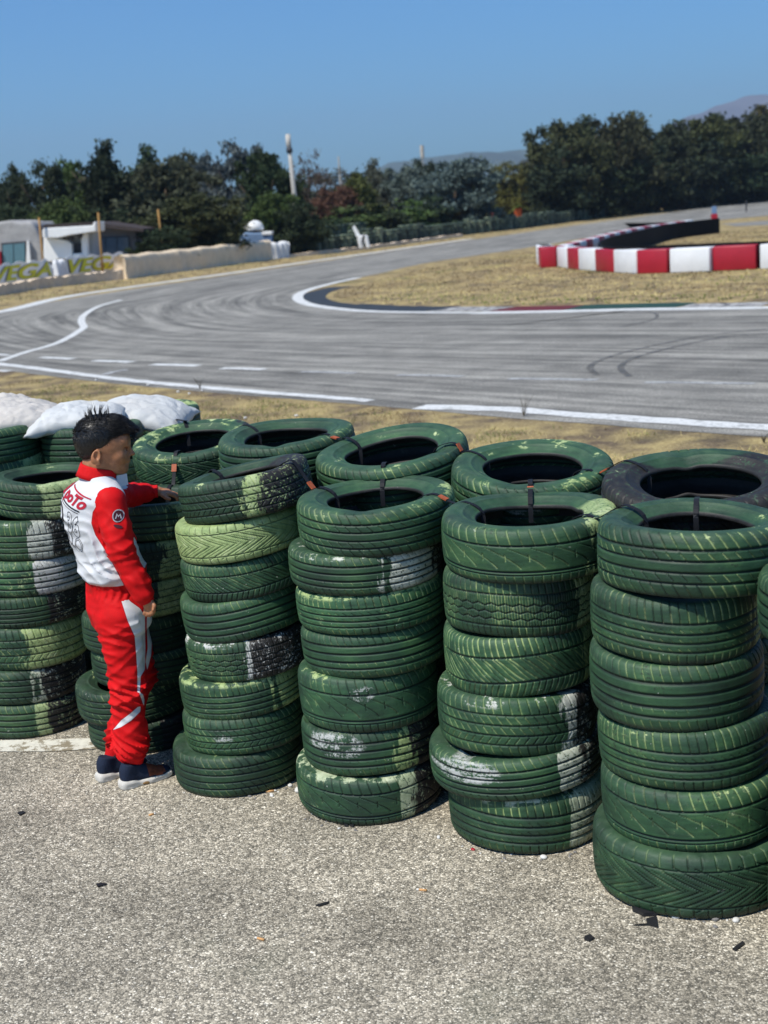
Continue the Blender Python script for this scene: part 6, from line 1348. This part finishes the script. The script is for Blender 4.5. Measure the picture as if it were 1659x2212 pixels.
butt(574, 1714, .1, 'cigarette butt at the foot of the third stack from left', L=.034); butt(1050 / 1.0, 1932 * 0 + 1772, .7, 'cigarette butt below the middle stack') if False else None
butt(571, 2035, 2.6, 'orange cigarette butt alone on the lower pavement'); butt(922, 1928, 2.8, 'small cigarette butt on the pavement below the second full stack from right'); butt(590 / 1.0, 1762 * 0 + 1761, .3, 'bent cigarette butt on the pavement below the third stack from left', paper=False) if False else None
butt(322, 1765, .5, 'cigarette butt on the pavement right of the near shoe', L=.02)
def scrap(pts, h, label, name='plastic_scrap'):
    P = [G(*q) for q in pts]; mb = MB(); mb.prism([(q.x, q.y) for q in P], .006, .006 + h); return tag(mb.build(name, M_scrap), label, 'scrap', 'black scraps on the pavement')
scrap([(1366, 1972), (1372, 1968), (1420, 1972), (1419, 1981), (1390, 1984), (1380, 1978)], .012, 'folded black plastic scrap below the nearest tyre'); scrap([(1396, 1990), (1418, 1984), (1422, 2008), (1402, 2003), (1370, 2003), (1398, 2000)], .004, 'thin twisted end of the black plastic scrap')
scrap([(1264, 2028), (1276, 2025), (1284, 2032), (1273, 2038), (1262, 2034)], .006, 'black leaf shaped scrap on the lower right pavement'); scrap([(1582, 2056), (1604, 2040), (1609, 2044), (1590, 2058)], .006, 'black stick shaped scrap near the right edge')
scrap([(740, 1776), (748, 1775), (752, 1789), (744, 1788)], .006, 'black strap end under the middle stack'); scrap([(754, 1777), (766, 1780), (764, 1790), (756, 1788)], .006, 'second black strap end under the middle stack, right of the first')
scrap([(208, 1914), (220, 1912), (232, 1914), (222, 1917), (212, 1920)], .004, 'thin dark leaf on the lower left pavement'); scrap([(682, 1960), (700, 1955), (712, 1952), (706, 1957), (690, 1962)], .004, 'thin dark twig on the pavement below the middle stack'); scrap([(38, 1760), (50, 1756), (56, 1759), (44, 1765)], .004, 'dark leaf bit near the left edge of the pavement')
scrap([(1630, 1960), (1640, 1952), (1656, 1954), (1652, 1962)], .008, 'dark rubber scrap at the foot of the nearest tyre')
for i, (u, v) in enumerate([(208, 822), (320, 833), (437, 845), (409, 852), (385, 848), (530, 905), (640, 900), (1240, 0)]):
    if v: 
        p = G(u, v); o = pebble(u, v, .022, M_pebw, 'white stone in the dry grass before the track'); o['group'] = 'white stones in the dry grass'
# dead weed stems on the verge
def weed(u, v, h, label, n=9):
    p = G(u, v); mb = MB()
    for k in range(n):
        az = rnd.uniform(0, 6.28); l = rnd.uniform(.3, 1) * h; mb.tube([p, p + Vector((math.cos(az) * l * .2, math.sin(az) * l * .2, l * .6)), p + Vector((math.cos(az) * l * .5, math.sin(az) * l * .5, l))], [.004, .003, .001], 4)
    tag(mb.build('weed', simple('dead_stem', (.07, .055, .035), .9)), label, 'weed')
weed(1132, 900, .24, 'dead dark weed standing at the edge of the white line'); weed(432, 840, .2, 'thin dead weed left of centre at the white line'); weed(1650, 958, .12, 'small dead weed behind the black tyre')
print('all done', len(bpy.data.objects))
